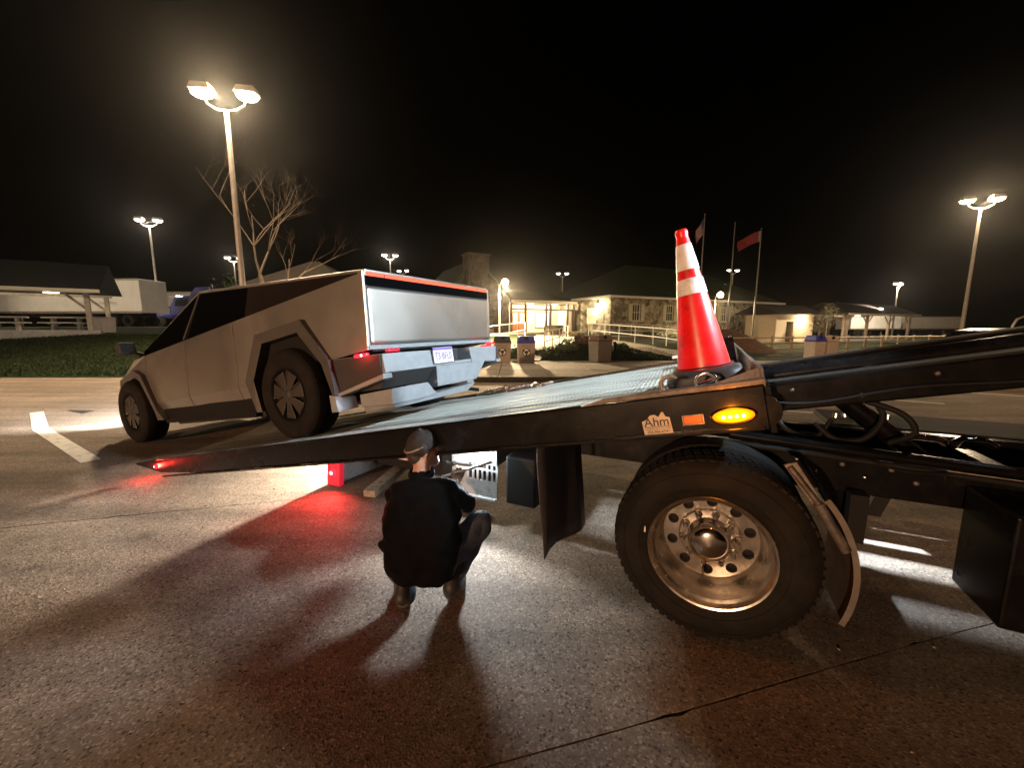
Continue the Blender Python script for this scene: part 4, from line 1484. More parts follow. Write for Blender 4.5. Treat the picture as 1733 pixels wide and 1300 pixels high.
def cr(z):
    return 0.142 - (0.142 - 0.030) * (z - 0.09) / (0.93 - 0.09)


MB().lathe([(0.150, 0.088), (0.148, 0.104), (cr(0.11), 0.11), (cr(0.56), 0.56), (cr(0.56), 0.56), (cr(0.90), 0.90), (0.031, 0.915), (0.034, 0.925), (0.034, 0.945), (0.029, 0.955), (0.018, 0.955), (0.016, 0.93)], 56, axis='z').build('cone_body', CONE, cone, smooth=30)
for z0, z1 in ((0.553, 0.650), (0.704, 0.862)):
    MB().lathe([(cr(z0) + 0.0005, z0), (cr(z0) + 0.0025, z0 + 0.001), (cr(z1) + 0.0025, z1 - 0.001), (cr(z1) + 0.0005, z1)], 56, axis='z').build('reflective_band', COLLAR, cone, smooth=30)
MB().lathe([(0.151, 0.104), (0.156, 0.108), (0.150, 0.114), (0.140, 0.112)], 40, axis='z').build('rim_ring', BLACKM, cone, smooth=50)

# recovery chain lying along the far rail of the deck
chn = empty('tow_chain', (0, 0, 0), label='steel recovery chain with hook lying along the far rail of the deck', cat='chain')
chn.matrix_world = TRUCK_W @ DK
link_pts = [(0.045 * math.cos(t) + (0.02 if math.cos(t) > 0 else -0.02), 0.026 * math.sin(t), 0) for t in [2 * PI * k / 14 for k in range(14)]]
lm = MB()
lm.tube(link_pts, 0.011, 7, closed=True)
l0 = lm.build('chain_link', CHROME, chn, smooth=60)
x = 3.28
for k in range(16):
    o = l0 if k == 0 else l0.copy()
    if k:
        COL.objects.link(o)
        o.parent = chn
    o.location = (x, 2.24 + 0.05 * math.sin(k * 1.9) + 0.02 * rnd.uniform(-1, 1), 0.02 + 0.012 * (k % 2) + (0.02 if k % 5 == 2 else 0))
    o.rotation_euler = (R(75) if k % 2 else R(12), R(rnd.uniform(-12, 12)), R(rnd.uniform(-40, 40)))
    x += 0.052
MB().tube([(4.10, 2.26, 0.02), (4.20, 2.28, 0.03), (4.25, 2.24, 0.035), (4.22, 2.18, 0.03), (4.16, 2.18, 0.03)], [0.014, 0.016, 0.016, 0.013, 0.008], 8).build('grab_hook', GALV, chn, smooth=60)
cbl = MB()
cbl.tube([(2.45, 1.6, 0.20), (2.7, 1.9, 0.08), (3.0, 2.14, 0.03), (3.25, 2.24, 0.02)], 0.012, 8)
cbl.build('cable_end', BLACKM, chn, smooth=60)


# ------------------------------------------------------------------ person (one continuous body surface from blended limbs)
def surface_net(fn, lo, hi, h):
    lo = np.array(lo, float)
    n = np.ceil((np.array(hi) - lo) / h).astype(int) + 1
    ax_ = [lo[i] + h * np.arange(n[i]) for i in range(3)]
    X, Yv, Z = np.meshgrid(*ax_, indexing='ij')
    V = fn(np.stack([X, Yv, Z], -1).reshape(-1, 3)).reshape(n)
    nx, ny, nz = n
    C = np.zeros((nx - 1, ny - 1, nz - 1, 3))
    cnt = np.zeros((nx - 1, ny - 1, nz - 1))
    off = [(i, j, k) for i in (0, 1) for j in (0, 1) for k in (0, 1)]
    sub = {o: V[o[0]:nx - 1 + o[0], o[1]:ny - 1 + o[1], o[2]:nz - 1 + o[2]] for o in off}
    for a in off:
        for d in range(3):
            if a[d] == 0:
                b = list(a)
                b[d] = 1
                b = tuple(b)
                va, vb = sub[a], sub[b]
                m = (va < 0) != (vb < 0)
                t = np.where(m, va / np.where(m, va - vb, 1), 0)
                p = np.zeros(m.shape + (3,))
                for q in range(3):
                    p[..., q] = a[q]
                p[..., d] = t
                C += p * m[..., None]
                cnt += m
    act = cnt > 0
    idx = -np.ones(act.shape, int)
    idx[act] = np.arange(act.sum())
    base = np.stack(np.meshgrid(*[np.arange(k) for k in act.shape], indexing='ij'), -1)
    verts = lo + h * (base[act] + C[act] / cnt[act][:, None])
    faces = []
    for d in range(3):
        e1, e2 = [(1, 2), (2, 0), (0, 1)][d]
        sl0 = [slice(None)] * 3
        sl1 = [slice(None)] * 3
        sl0[d] = slice(0, -1)
        sl1[d] = slice(1, None)
        A, B = V[tuple(sl0)], V[tuple(sl1)]
        ch_ = (A < 0) != (B < 0)
        I = np.argwhere(ch_)
        for c in I:
            if c[e1] == 0 or c[e2] == 0 or c[e1] >= n[e1] - 1 or c[e2] >= n[e2] - 1:
                continue
            q = []
            for (u_, v_) in ((0, 0), (1, 0), (1, 1), (0, 1)):
                cc = c.copy()
                cc[e1] -= 1 - u_
                cc[e2] -= 1 - v_
                q.append(idx[tuple(cc)])
            if A[tuple(c)] >= 0:
                q = q[::-1]
            faces.append(q)
    return verts, faces


def cone_sdf(P, a, b, ra, rb):
    a, b = np.array(a), np.array(b)
    ab = b - a
    t = np.clip(((P - a) @ ab) / (ab @ ab), 0, 1)
    return np.linalg.norm(P - (a + t[:, None] * ab), axis=1) - (ra + (rb - ra) * t)


def ell_sdf(P, c, r, rot=None):
    q = P - np.array(c)
    if rot is not None:
        q = q @ rot
    r = np.array(r)
    k0 = np.linalg.norm(q / r, axis=1)
    k1 = np.linalg.norm(q / (r * r), axis=1)
    return k0 * (k0 - 1) / np.maximum(k1, 1e-6)


def smin(a, b, k):
    h = np.clip(0.5 + 0.5 * (b - a) / k, 0, 1)
    return b + (a - b) * h - k * h * (1 - h)


def blend(prims, k):
    def fn(P):
        d = None
        for p in prims:
            e = cone_sdf(P, *p[1:]) if p[0] == 'c' else ell_sdf(P, *p[1:])
            d = e if d is None else smin(d, e, k)
        return d
    return fn


def sdf_object(name, prims, mats_idx, materials, k, h, parent=None, origin=(0, 0, 0), extra=None):
    fn = blend(prims, k)
    if extra is not None:
        f2 = lambda P: extra(P, fn(P))
    else:
        f2 = fn
    pts = []
    for p in prims:
        if p[0] == 'c':
            r = max(p[3], p[4])
            for q in (p[1], p[2]):
                pts += [np.array(q) - r, np.array(q) + r]
        else:
            r = max(p[2])
            pts += [np.array(p[1]) - r, np.array(p[1]) + r]
    lo, hi = np.min(pts, 0) - 3 * h, np.max(pts, 0) + 3 * h
    v, f = surface_net(f2, lo, hi, h)
    me = bpy.data.meshes.new(name)
    me.from_pydata([tuple(np.array(p) - np.array(origin)) for p in v], [], [list(map(int, q)) for q in f])
    for m in materials:
        me.materials.append(m)
    cen = np.array([v[q].mean(0) for q in f])
    D = np.stack([cone_sdf(cen, *p[1:]) if p[0] == 'c' else ell_sdf(cen, *p[1:]) for p in prims], 1)
    which = np.argmin(D, 1)
    me.polygons.foreach_set('material_index', [int(mats_idx[w]) for w in which])
    me.polygons.foreach_set('use_smooth', [True] * len(me.polygons))
    me.update()
    o = bpy.data.objects.new(name, me)
    COL.objects.link(o)
    if parent is not None:
        o.parent = parent
    return o


PO = (-0.52, 2.15, 0.0)
SH, PT, SK, HR = 0, 1, 2, 3
prims, mi = [], []


def lim(a, b, ra, rb, m):
    prims.append(('c', a, b, ra, rb))
    mi.append(m)


# torso: wide loose jacket leaning away from the camera
lim((-0.575, 2.10, 0.30), (-0.44, 2.10, 0.30), 0.118, 0.118, SH)
lim((-0.590, 2.13, 0.36), (-0.44, 2.13, 0.36), 0.134, 0.134, SH)
lim((-0.602, 2.18, 0.44), (-0.445, 2.18, 0.44), 0.150, 0.150, SH)
lim((-0.610, 2.245, 0.52), (-0.450, 2.245, 0.525), 0.146, 0.146, SH)
lim((-0.63, 2.315, 0.590), (-0.46, 2.315, 0.60), 0.118, 0.118, SH)
lim((-0.690, 2.35, 0.612), (-0.405, 2.35, 0.630), 0.072, 0.072, SH)
lim((-0.565, 2.38, 0.67), (-0.565, 2.40, 0.70), 0.068, 0.062, SH)
# neck, head, jaw
lim((-0.566, 2.39, 0.69), (-0.568, 2.44, 0.79), 0.054, 0.052, SK)
FACE = Vector((0.90, 0.42, -0.10)).normalized()
prims.append(('e', (-0.570, 2.475, 0.858), (0.077, 0.098, 0.112), np.array(Matrix.Rotation(math.atan2(-FACE.x, FACE.y), 3, 'Z'))))
mi.append(SK)
fp = lambda f_, s_, u_: tuple(Vector((-0.570, 2.475, 0.858)) + FACE * f_ + Vector((-FACE.y, FACE.x, 0)).normalized() * s_ + Vector((0, 0, 1)) * u_)
lim(fp(0.045, 0, -0.075), fp(0.072, 0, -0.085), 0.045, 0.032, SK)          # jaw
lim(fp(0.092, 0, 0.0), fp(0.112, 0, -0.030), 0.010, 0.015, SK)             # nose
lim(fp(0.075, -0.02, -0.052), fp(0.075, 0.02, -0.052), 0.017, 0.017, SK)   # lips
for s_ in (-1, 1):
    lim(fp(-0.008, s_ * 0.078, 0.012), fp(-0.004, s_ * 0.079, -0.026), 0.014, 0.010, SK)   # ears
    lim(fp(-0.018, s_ * 0.083, 0.014), fp(-0.016, s_ * 0.082, -0.008), 0.010, 0.008, SK)
    lim(fp(0.082, s_ * 0.034, 0.008), fp(0.084, s_ * 0.03, 0.008), 0.012, 0.012, SK)       # brow and eye
lim(fp(-0.055, -0.03, -0.045), fp(-0.055, 0.03, -0.045), 0.046, 0.046, HR)   # cropped hair at the nape
lim(fp(-0.02, -0.05, 0.02), fp(-0.02, 0.05, 0.02), 0.052, 0.052, HR)
# arms
lim((-0.705, 2.345, 0.595), (-0.772, 2.42, 0.385), 0.070, 0.058, SH)
lim((-0.772, 2.42, 0.385), (-0.665, 2.66, 0.40), 0.058, 0.042, SH)
lim((-0.395, 2.35, 0.612), (-0.300, 2.48, 0.485), 0.070, 0.058, SH)
lim((-0.300, 2.48, 0.485), (-0.395, 2.72, 0.500), 0.056, 0.040, SH)
lim((-0.395, 2.72, 0.500), (-0.408, 2.79, 0.512), 0.031, 0.028, SK)
lim((-0.665, 2.66, 0.40), (-0.645, 2.72, 0.41), 0.031, 0.028, SK)
# jacket hem at the hips, creases
lim((-0.60, 2.085, 0.335), (-0.43, 2.085, 0.33), 0.112, 0.112, SH)
lim((-0.735, 2.16, 0.365), (-0.76, 2.15, 0.385), 0.030, 0.018, SH)
# legs, squatting with the knees apart
lim((-0.61, 2.12, 0.285), (-0.735, 2.42, 0.395), 0.108, 0.078, PT)
lim((-0.735, 2.42, 0.395), (-0.635, 2.19, 0.115), 0.072, 0.054, PT)
lim((-0.635, 2.19, 0.115), (-0.632, 2.155, 0.065), 0.060, 0.062, PT)
lim((-0.43, 2.12, 0.285), (-0.205, 2.335, 0.418), 0.108, 0.080, PT)
lim((-0.205, 2.335, 0.418), (-0.355, 2.215, 0.135), 0.074, 0.055, PT)
lim((-0.355, 2.215, 0.135), (-0.358, 2.195, 0.095), 0.060, 0.062, PT)


def wrinkle(P, d):
    w = np.sin(P[:, 2] * 46 + np.sin(P[:, 0] * 17) * 1.8 + P[:, 1] * 9) * np.sin(P[:, 0] * 23 + P[:, 2] * 12)
    cloth = np.clip((0.70 - P[:, 2]) / 0.06, 0, 1)
    w2 = np.sin(P[:, 2] * 30 - np.abs(P[:, 0] + 0.53) * 55 + np.sin(P[:, 1] * 20)) * 0.5
    return d + (0.0085 * w + 0.006 * w2) * cloth


person = sdf_object('person', prims, mi, [SHIRT, DENIM, SKIN, HAIR], 0.019, 0.0082, origin=PO, extra=wrinkle)
person.location = PO
tag(person, 'person in dark cap, black jacket and jeans squatting beside the deck', 'person')
ORG = Vector(PO)


def to_person(pl):
    return tuple(Vector(pl) - ORG)


ring_ = [(-0.566 + 0.066 * math.cos(a), 2.398 + 0.060 * math.sin(a), 0.722 + 0.018 * math.sin(a)) for a in [2 * PI * k / 24 for k in range(24)]]
cl2 = MB()
cl2.tube([to_person(p) for p in ring_], 0.017, 8, closed=True)
cl2.build('collar', SHIRT, person, smooth=60)
# shoes
for (heel, ball, toe) in (((-0.632, 2.125, 0.075), (-0.655, 2.27, 0.042), (-0.668, 2.335, 0.040)),
                          ((-0.352, 2.155, 0.120), (-0.335, 2.285, 0.046), (-0.325, 2.35, 0.042))):
    pr = [('c', heel, ball, 0.046, 0.044), ('c', ball, toe, 0.044, 0.034), ('c', (heel[0], heel[1], heel[2]), (heel[0], heel[1] + 0.03, heel[2] + 0.05), 0.048, 0.046)]
    sh = sdf_object('shoe', pr, [0, 0, 0], [mat('shoe_leather', (0.02, 0.017, 0.015), 0.55, var=0.3, scale=12)], 0.02, 0.008, parent=person, origin=PO)
    so = MB()
    hp, bpv, tp = Vector(heel), Vector(ball), Vector(toe)
    L_, R_ = [], []
    side = Vector((tp - hp).cross(Vector((0, 0, 1)))).normalized()
    for p_, w_, dz in ((hp + (hp - bpv).normalized() * 0.045, 0.024, -0.040), (hp, 0.038, -0.046), (bpv, 0.042, -0.043), (tp + (tp - bpv).normalized() * 0.03, 0.022, -0.036)):
        L_.append(p_ - side * w_ + Vector((0, 0, dz)))
        R_.append(p_ + side * w_ + Vector((0, 0, dz)))
    for k in range(3):
        q = [L_[k], R_[k], R_[k + 1], L_[k + 1]]
        so.hexa([to_person(p_ - Vector((0, 0, 0.0))) for p_ in q], [to_person(p_ + Vector((0, 0, 0.016))) for p_ in q])
    so.build('sole', mat('shoe_sole', (0.16, 0.11, 0.07), 0.7, var=0.3), sh)

# cap: dome, band and brim turned with the head
HCn = Vector((-0.570, 2.475, 0.858))
sd = Vector((-FACE.y, FACE.x, 0)).normalized()
fh_ = Vector((FACE.x, FACE.y, 0)).normalized()
CAPF = frame_M(to_person(HCn + Vector((0, 0, 0.012))), tuple(fh_), tuple(sd))
CAPF = CAPF @ Matrix.Rotation(R(-9), 4, 'Y')
cp_ = MB(CAPF)
vs, fs = [], []
NA, NR = 40, 12
for i in range(NR + 1):
    ph = (PI / 2) * i / NR
    for k in range(NA):
        a = 2 * PI * k / NA
        dip = -0.035 * max(0.0, -math.cos(a)) * (1 - i / NR)
        seam = 1 + 0.006 * abs(math.cos(3 * a)) ** 8
        cq = math.cos(ph) ** 0.72
        vs.append((0.112 * seam * cq * math.cos(a), 0.094 * seam * cq * math.sin(a), 0.112 * math.sin(ph) + dip))
for i in range(NR):
    for k in range(NA):
        fs.append((i * NA + k, i * NA + (k + 1) % NA, (i + 1) * NA + (k + 1) % NA, (i + 1) * NA + k))
cp_.add(vs, fs)
capo = cp_.build('cap', CAPM, person, smooth=60)
capo.modifiers.new('solid', 'SOLIDIFY').thickness = 0.004
bd = MB(CAPF)
pts = []
for k in range(-9, 10):
    a = PI + 0.16 * k
    pts.append((0.115 * math.cos(a), 0.097 * math.sin(a), 0.012 - 0.035 * max(0.0, -math.cos(a)) + 0.022))
bd.tube(pts, 0.006, 6)
bd.build('cap_strap', mat('cap_trim', (0.30, 0.26, 0.25), 0.6), capo, smooth=60)
br_ = MB(CAPF)
vs, fs = [], []
for i in range(6):
    for k in range(13):
        a = R(-62) + R(124) * k / 12
        r = i / 5
        ext = 0.078 * math.cos(a * 0.9) * r
        vs.append(((0.106 + ext) * math.cos(a) + 0.004, (0.088 + ext * 0.35) * math.sin(a), 0.006 - 0.016 * r - 0.020 * r * (math.sin(a) ** 2)))
for i in range(5):
    for k in range(12):
        fs.append((i * 13 + k, i * 13 + k + 1, (i + 1) * 13 + k + 1, (i + 1) * 13 + k))
br_.add(vs, fs)
bro_ = br_.build('cap_brim', CAPM, capo, smooth=60)
bro_.modifiers.new('solid', 'SOLIDIFY').thickness = 0.004
MB(CAPF).lathe([(0.0, 0.125), (0.006, 0.124), (0.008, 0.118)], 10, axis='z').build('cap_button', CAPM, capo, smooth=60)


# hands: palm, four curled fingers and a thumb each
def hand(wrist, fwd, palm_n, parent):
    f_ = Vector(fwd).normalized()
    n_ = Vector(palm_n)
    n_ = (n_ - f_ * n_.dot(f_)).normalized()
    s_ = f_.cross(n_)
    W0 = Vector(wrist)
    pt = lambda a, b, c: tuple(W0 + f_ * a + s_ * b + n_ * c)
    pr = [('c', pt(0.0, 0, 0), pt(0.03, 0, 0), 0.026, 0.024)]
    for i, b in enumerate((-0.030, -0.010, 0.010, 0.029)):
        ln_ = (0.92, 1.05, 1.0, 0.8)[i]
        kn = pt(0.082, b, 0.004)
        pr.append(('c', pt(0.02, b * 0.6, 0), kn, 0.015, 0.0105))
        m1 = pt(0.082 + 0.034 * ln_, b * 1.05, 0.018 * ln_)
        m2 = pt(0.086 + 0.040 * ln_, b * 1.05, 0.044 * ln_)
        m3 = pt(0.078 + 0.026 * ln_, b * 1.05, 0.060 * ln_)
        pr += [('c', kn, m1, 0.0098, 0.009), ('c', m1, m2, 0.009, 0.008), ('c', m2, m3, 0.008, 0.0068)]
    pr += [('c', pt(0.018, -0.026, 0.006), pt(0.045, -0.048, 0.024), 0.014, 0.0115), ('c', pt(0.045, -0.048, 0.024), pt(0.076, -0.046, 0.040), 0.0105, 0.0085)]
    return sdf_object('hand', pr, [0] * len(pr), [SKIN], 0.006, 0.0042, parent=parent, origin=PO)


hand((-0.408, 2.785, 0.511), (0.02, 1.0, 0.10), (0.5, 0.0, 0.86), person)
hand((-0.645, 2.718, 0.409), (0.10, 1.0, 0.05), (0.0, 0.1, -1.0), person)
# pry bar held in the right hand
bar = MB()
bar.tube([(-0.52, 2.82, 0.532), (-0.36, 2.90, 0.556), (-0.16, 3.00, 0.585)], 0.011, 10)
baro = bar.build('pry_bar', CHROME, smooth=60)
tag(baro, 'bright steel bar held in the squatting person\'s hand', 'bar')

# ------------------------------------------------------------------ street lighting
def make_pole(h, big=True):
    root = empty('lamp_post', (0, 0, 0))
    MB().lathe([(0.16, -0.3), (0.16, 0.02), (0.13, 0.05), (0.115, 0.6), (0.075, h - 0.7), (0.0, h - 0.68)], 16, axis='z').build('pole', POLE, root, smooth=50)
    for s in (-1, 1):
        arm = MB()
        arm.tube([(0, 0, h - 0.72), (s * 0.30, 0, h - 0.70), (s * 0.62, 0, h - 0.52), (s * 0.72, 0, h - 0.20)], 0.035, 8)
        arm.build('arm', POLE, root, smooth=60)
        hd = MB()
        hd.hexa([(s * 0.38, -0.26, h - 0.14), (s * 1.10, -0.26, h - 0.14), (s * 1.10, 0.26, h - 0.14), (s * 0.38, 0.26, h - 0.14)],
                [(s * 0.45, -0.20, h + 0.10), (s * 1.02, -0.20, h + 0.10), (s * 1.02, 0.20, h + 0.10), (s * 0.45, 0.20, h + 0.10)])
        hdo = hd.build('lamp_head', POLE, root, bevel=0.02)
        ln = MB(Matrix.Translation((s * 0.74, 0, h - 0.142)) @ Matrix.Diagonal((1.12, 0.85, 0.80, 1)))
        ln.lathe([(0.33, 0.0), (0.31, -0.10), (0.24, -0.18), (0.12, -0.23), (0.0, -0.24)], 24, axis='z')
        ln.build('lens', LED_WARM if big else LED_COOL, hdo, smooth=60)
    return root


LAMPS = [  # x, y, lamp height above its ground, yaw, label
    (-10.19, 15.5, 10.0 - gz(-10.19, 15.5), 8, 'tall twin-headed lamp post glowing warm above the pickup cab', True),
    (31.02, 27.83, 10.0, -20, 'tall twin-headed lamp post standing alone beyond the tilt frame, far right', True),
    (-33.71, 38.85, 10.0, 12, 'distant twin lamp post above the blue semi truck', False),
    (-39.95, 59.31, 10.0, 25, 'small distant twin lamp post over the hipped grey shelter roof', False),
    (-16.87, 57.15, 10.0, 10, 'distant twin lamp post above the middle of the pickup tailgate', False),
    (-19.22, 72.51, 10.0, -15, 'faint far lamp post just over the pickup bed edge', False),
    (8.91, 72.51, 10.0, 5, 'distant twin lamp post hanging over the lit entrance roof', False),
    (36.59, 68.1, 11.0, 10, 'distant twin lamp post between the bare flagpole and the red flag', False),
    (52.5, 55.7, 7.5, 30, 'far twin lamp post above the parked white trailer', False),
]
PROT = {}
for (x, y, h, yaw, lab, big) in LAMPS:
    z0 = gz(x, y)
    key = (round(h, 1), big)
    if key not in PROT:
        o = make_pole(h, big)
        PROT[key] = o
    else:
        o = copy_tree(PROT[key])
    o.location = (x, y, z0)
    o.rotation_euler = (0, 0, R(yaw))
    tag(o, lab, 'lamp post', 'twin-headed lamp posts around the rest area')
    if y < 62:
        col_ = (1.0, 0.74, 0.46) if big else (1, 0.86, 0.66)
        P_ = (11000.0 if x < 0 else 13000.0) if big else 3600.0
        light('post_light', 'SPOT', (x, y, z0 + h - 0.45), col_, P_, 0.25, aim=(x, y - 0.01, 0), angle=116 if x < 0 else 146, blend=0.6)
        light('post_glow', 'POINT', (x, y - 0.1, z0 + h - 0.42), col_, P_ * (0.42 if x < 0 and big else 0.2), 0.3)
# two more lamp posts stand outside the picture and light the lot
o = make_pole(6.3, True)
o.location = (-24.0, -34.0, 0)
o.rotation_euler = (0, 0, R(35))
tag(o, 'lamp post far across the lot, behind the photographer', 'lamp post', 'twin-headed lamp posts around the rest area')
light('post_light', 'SPOT', (-24.0, -33.8, 5.75), (1.0, 0.56, 0.30), 64000.0, 0.3, aim=(-2.0, 3.0, 0.8), angle=64, blend=0.5)
o = copy_tree(PROT[(10.0, True)])
o.location = (21.0, 9.0, 0)
o.rotation_euler = (0, 0, R(80))
tag(o, 'tall twin-headed lamp post beyond the tow truck cab, outside the picture', 'lamp post', 'twin-headed lamp posts around the rest area')
light('post_light', 'SPOT', (21.0, 9.0, 9.5), (1.0, 0.60, 0.32), 3600.0, 0.3, aim=(21.0, 9.01, 0), angle=150, blend=0.5)

# ------------------------------------------------------------------ rest-area building
B0 = Vector((8.5, 35.0, 1.04))
BA = math.atan2(0.455, 0.89)
bld = empty('stone_building', tuple(B0), (0, 0, BA), 'long fieldstone rest-area building with green hipped roof and lit entrance', 'building')
MULL = mat('window_frame_paint', (0.62, 0.60, 0.52), 0.6, var=0.1)
PANE = mat('window_pane', (0.05, 0.055, 0.05), 0.1)
SHUT = mat('shutter_paint', (0.52, 0.50, 0.34), 0.6, var=0.1)


def wall(mb, x0, x1, y0, y1, z0, z1):
    mb.box(x0, x1, y0, y1, z0, z1)


# main wing, with real window openings along the front
EH = 3.25
wins = [3.0, 7.2, 11.2, 15.0, 19.2]
mb = MB()
xs = 0.0
for w in wins:
    mb.box(xs, w - 0.5, 0, 0.35, -1.3, EH)
    mb.box(w - 0.5, w + 0.5, 0, 0.35, -1.3, 1.15)
    mb.box(w - 0.5, w + 0.5, 0, 0.35, 2.65, EH)
    xs = w + 0.5
mb.box(xs, 24, 0, 0.35, -1.3, EH)
mb.box(0.002, 0.35, 0.352, 10.6, -1.3, EH)
mb.box(23.65, 24, 0.352, 11, -1.3, EH)
mb.box(0, 24, 10.65, 11, -1.3, EH)
mb.build('wall', STONE, bld)
for w in wins:
    wf_ = MB()
    for b in ((w - 0.5, w - 0.43, 1.15, 2.65), (w + 0.43, w + 0.5, 1.15, 2.65), (w - 0.43, w + 0.43, 1.15, 1.22), (w - 0.43, w + 0.43, 2.58, 2.65),
              (w - 0.43, w + 0.43, 1.88, 1.94), (w - 0.15, w - 0.12, 1.22, 2.58), (w + 0.12, w + 0.15, 1.22, 2.58)):
        wf_.box(b[0], b[1], 0.10, 0.16, b[2], b[3])
    wo_ = wf_.build('window', MULL, bld)
    MB().box(w - 0.49, w + 0.49, 0.18, 0.19, 1.16, 2.64).build('pane', PANE, wo_)
    MB().box(w - 0.6, w + 0.6, -0.06, 0.10, 1.07, 1.14).build('sill', MULL, wo_)
    for s in (-1, 1):
        sb_ = MB()
        a, b = (w + 0.52, w + 0.92) if s > 0 else (w - 0.92, w - 0.52)
        sb_.box(a, b, -0.045, -0.003, 1.15, 2.65)
        for k in range(9):
            sb_.box(a + 0.05, b - 0.05, -0.065, -0.046, 1.24 + 0.155 * k, 1.33 + 0.155 * k)
        sb_.build('shutter', SHUT, wo_)
rf_ = MB()
ov = 0.55
rf_.add([(-ov, -ov, EH), (24 + ov, -ov, EH), (24 + ov, 11 + ov, EH), (-ov, 11 + ov, EH), (6.5, 5.5, EH + 3.75), (17.0, 5.5, EH + 3.75)],
        [(0, 1, 5, 4), (1, 2, 5), (2, 3, 4, 5), (3, 0, 4), (3, 2, 1, 0)])
roof = rf_.build('roof', GREENROOF, bld)
for a, b in (((-ov, -ov), (24 + ov, -ov)), ((-ov, -ov), (-ov, 5.0)), ((24 + ov, -ov), (24 + ov, 11 + ov))):
    fsc = MB()
    fsc.box(min(a[0], b[0]) - 0.05, max(a[0], b[0]) + 0.05, min(a[1], b[1]) - 0.08, max(a[1], b[1]) + 0.02, EH - 0.17, EH + 0.03)
    fsc.build('fascia', MULL, roof)
# standing seams on the front slope
sm = MB()
for k in range(34):
    x = 0.2 + 0.7 * k
    top = 1.0 if 6.5 <= x <= 17.0 else (x / 6.5 if x < 6.5 else (24 - x) / 7.0)
    top = max(0.03, min(1.0, top))
    y1_, z1_ = -ov + 6.05 * top, EH + 3.75 * top
    sm.add([(x - 0.02, -ov, EH + 0.032), (x + 0.02, -ov, EH + 0.032), (x + 0.02, y1_, z1_ + 0.03), (x - 0.02, y1_, z1_ + 0.03),
            (x - 0.02, -ov, EH - 0.01), (x + 0.02, -ov, EH - 0.01), (x + 0.02, y1_, z1_ - 0.02), (x - 0.02, y1_, z1_ - 0.02)],
           [(0, 1, 2, 3), (0, 3, 7, 4), (1, 5, 6, 2)])
so_ = sm.build('roof_seams', GREENROOF, roof)
so_['kind'] = 'stuff'

# entrance link: low roof on dark posts, pale lit wall behind glass, wooden doors
EY = 5.2
mb = MB()
mb.box(-7.3, -0.002, EY + 2.6, EY + 2.9, -0.3, 3.1)
mb.build('entrance_wall', CREAM, bld)
mb = MB()
mb.hexa([(-7.4, EY - 0.9, 2.75), (-0.4, EY - 0.9, 2.75), (-0.4, EY + 6, 2.75), (-7.4, EY + 6, 2.75)],
        [(-7.4, EY - 0.9, 2.95), (-0.4, EY - 0.9, 2.95), (-0.4, EY + 6, 4.4), (-7.4, EY + 6, 4.4)])
er = mb.build('entrance_roof', DARKROOF, bld)
MB().box(-7.4, -0.4, EY - 0.98, EY - 0.905, 2.72, 2.98).build('entrance_fascia', mat('pale_trim', (0.42, 0.36, 0.27), 0.7), er)
mb = MB()
mb.box(-7.35, -0.4, EY - 0.6, EY + 2.6, -0.25, 0.02)
mb.build('porch_floor', WALK, bld)
for x in (-7.2, -5.75, -3.55, -3.1, -1.2, -0.5):
    MB().box(x - 0.09, x + 0.09, EY - 0.55, EY - 0.37, 0.02, 2.745).build('porch_post', DARKWOOD, bld, bevel=0.01)
MB().box(-7.3, -0.42, EY - 0.52, EY - 0.40, 2.12, 2.26).build('porch_beam', DARKWOOD, bld)
for k, x in enumerate((-5.3, -4.5)):
    dd = MB()
    dd.box(x - 0.38, x + 0.38, EY + 2.48, EY + 2.56, 0.03, 2.15)
    ddo = dd.build('door', mat('red_wood', (0.30, 0.085, 0.03), 0.5, var=0.25, scale=5), bld, bevel=0.01)
    MB().box(x - 0.24, x + 0.24, EY + 2.44, EY + 2.475, 0.95, 1.95).build('door_pane', CREAM, ddo)
    MB().tube([(x + (0.3 if k == 0 else -0.3), EY + 2.42, 0.9), (x + (0.3 if k == 0 else -0.3), EY + 2.42, 1.25)], 0.02, 6).build('door_handle', GALV, ddo)
for x0_, x1_ in ((-6.9, -5.9), (-3.0, -1.3)):
    wf_ = MB()
    for b in ((x0_, x0_ + 0.07, 0.5, 2.1), (x1_ - 0.07, x1_, 0.5, 2.1), (x0_ + 0.07, x1_ - 0.07, 2.03, 2.1), (x0_ + 0.07, x1_ - 0.07, 0.5, 0.57)):
        wf_.box(b[0], b[1], EY + 2.5, EY + 2.58, b[2], b[3])
    wo_ = wf_.build('entrance_window', DARKWOOD, bld)
    MB().box(x0_ + 0.07, x1_ - 0.07, EY + 2.56, EY + 2.59, 0.57, 2.03).build('lit_pane', mat('lit_pane', (0.9, 0.85, 0.7), 0.3, emit=(1.0, 0.84, 0.56), estr=1.1), wo_)
MB().box(-1.0, -0.5, EY - 0.3, EY + 1.5, 0.02, 2.3).build('side_wing', CREAM, bld)
for x in (-4.9, -2.2):
    MB().box(x - 0.35, x + 0.35, EY + 0.2, EY + 0.5, 2.70, 2.745).build('ceiling_lamp', INSIDE, bld)
    p_ = bld.matrix_basis
    light('porch_light', 'POINT', (x, EY + 0.5, 2.45), (1.0, 0.76, 0.42), 900.0, 0.15, parent=bld)
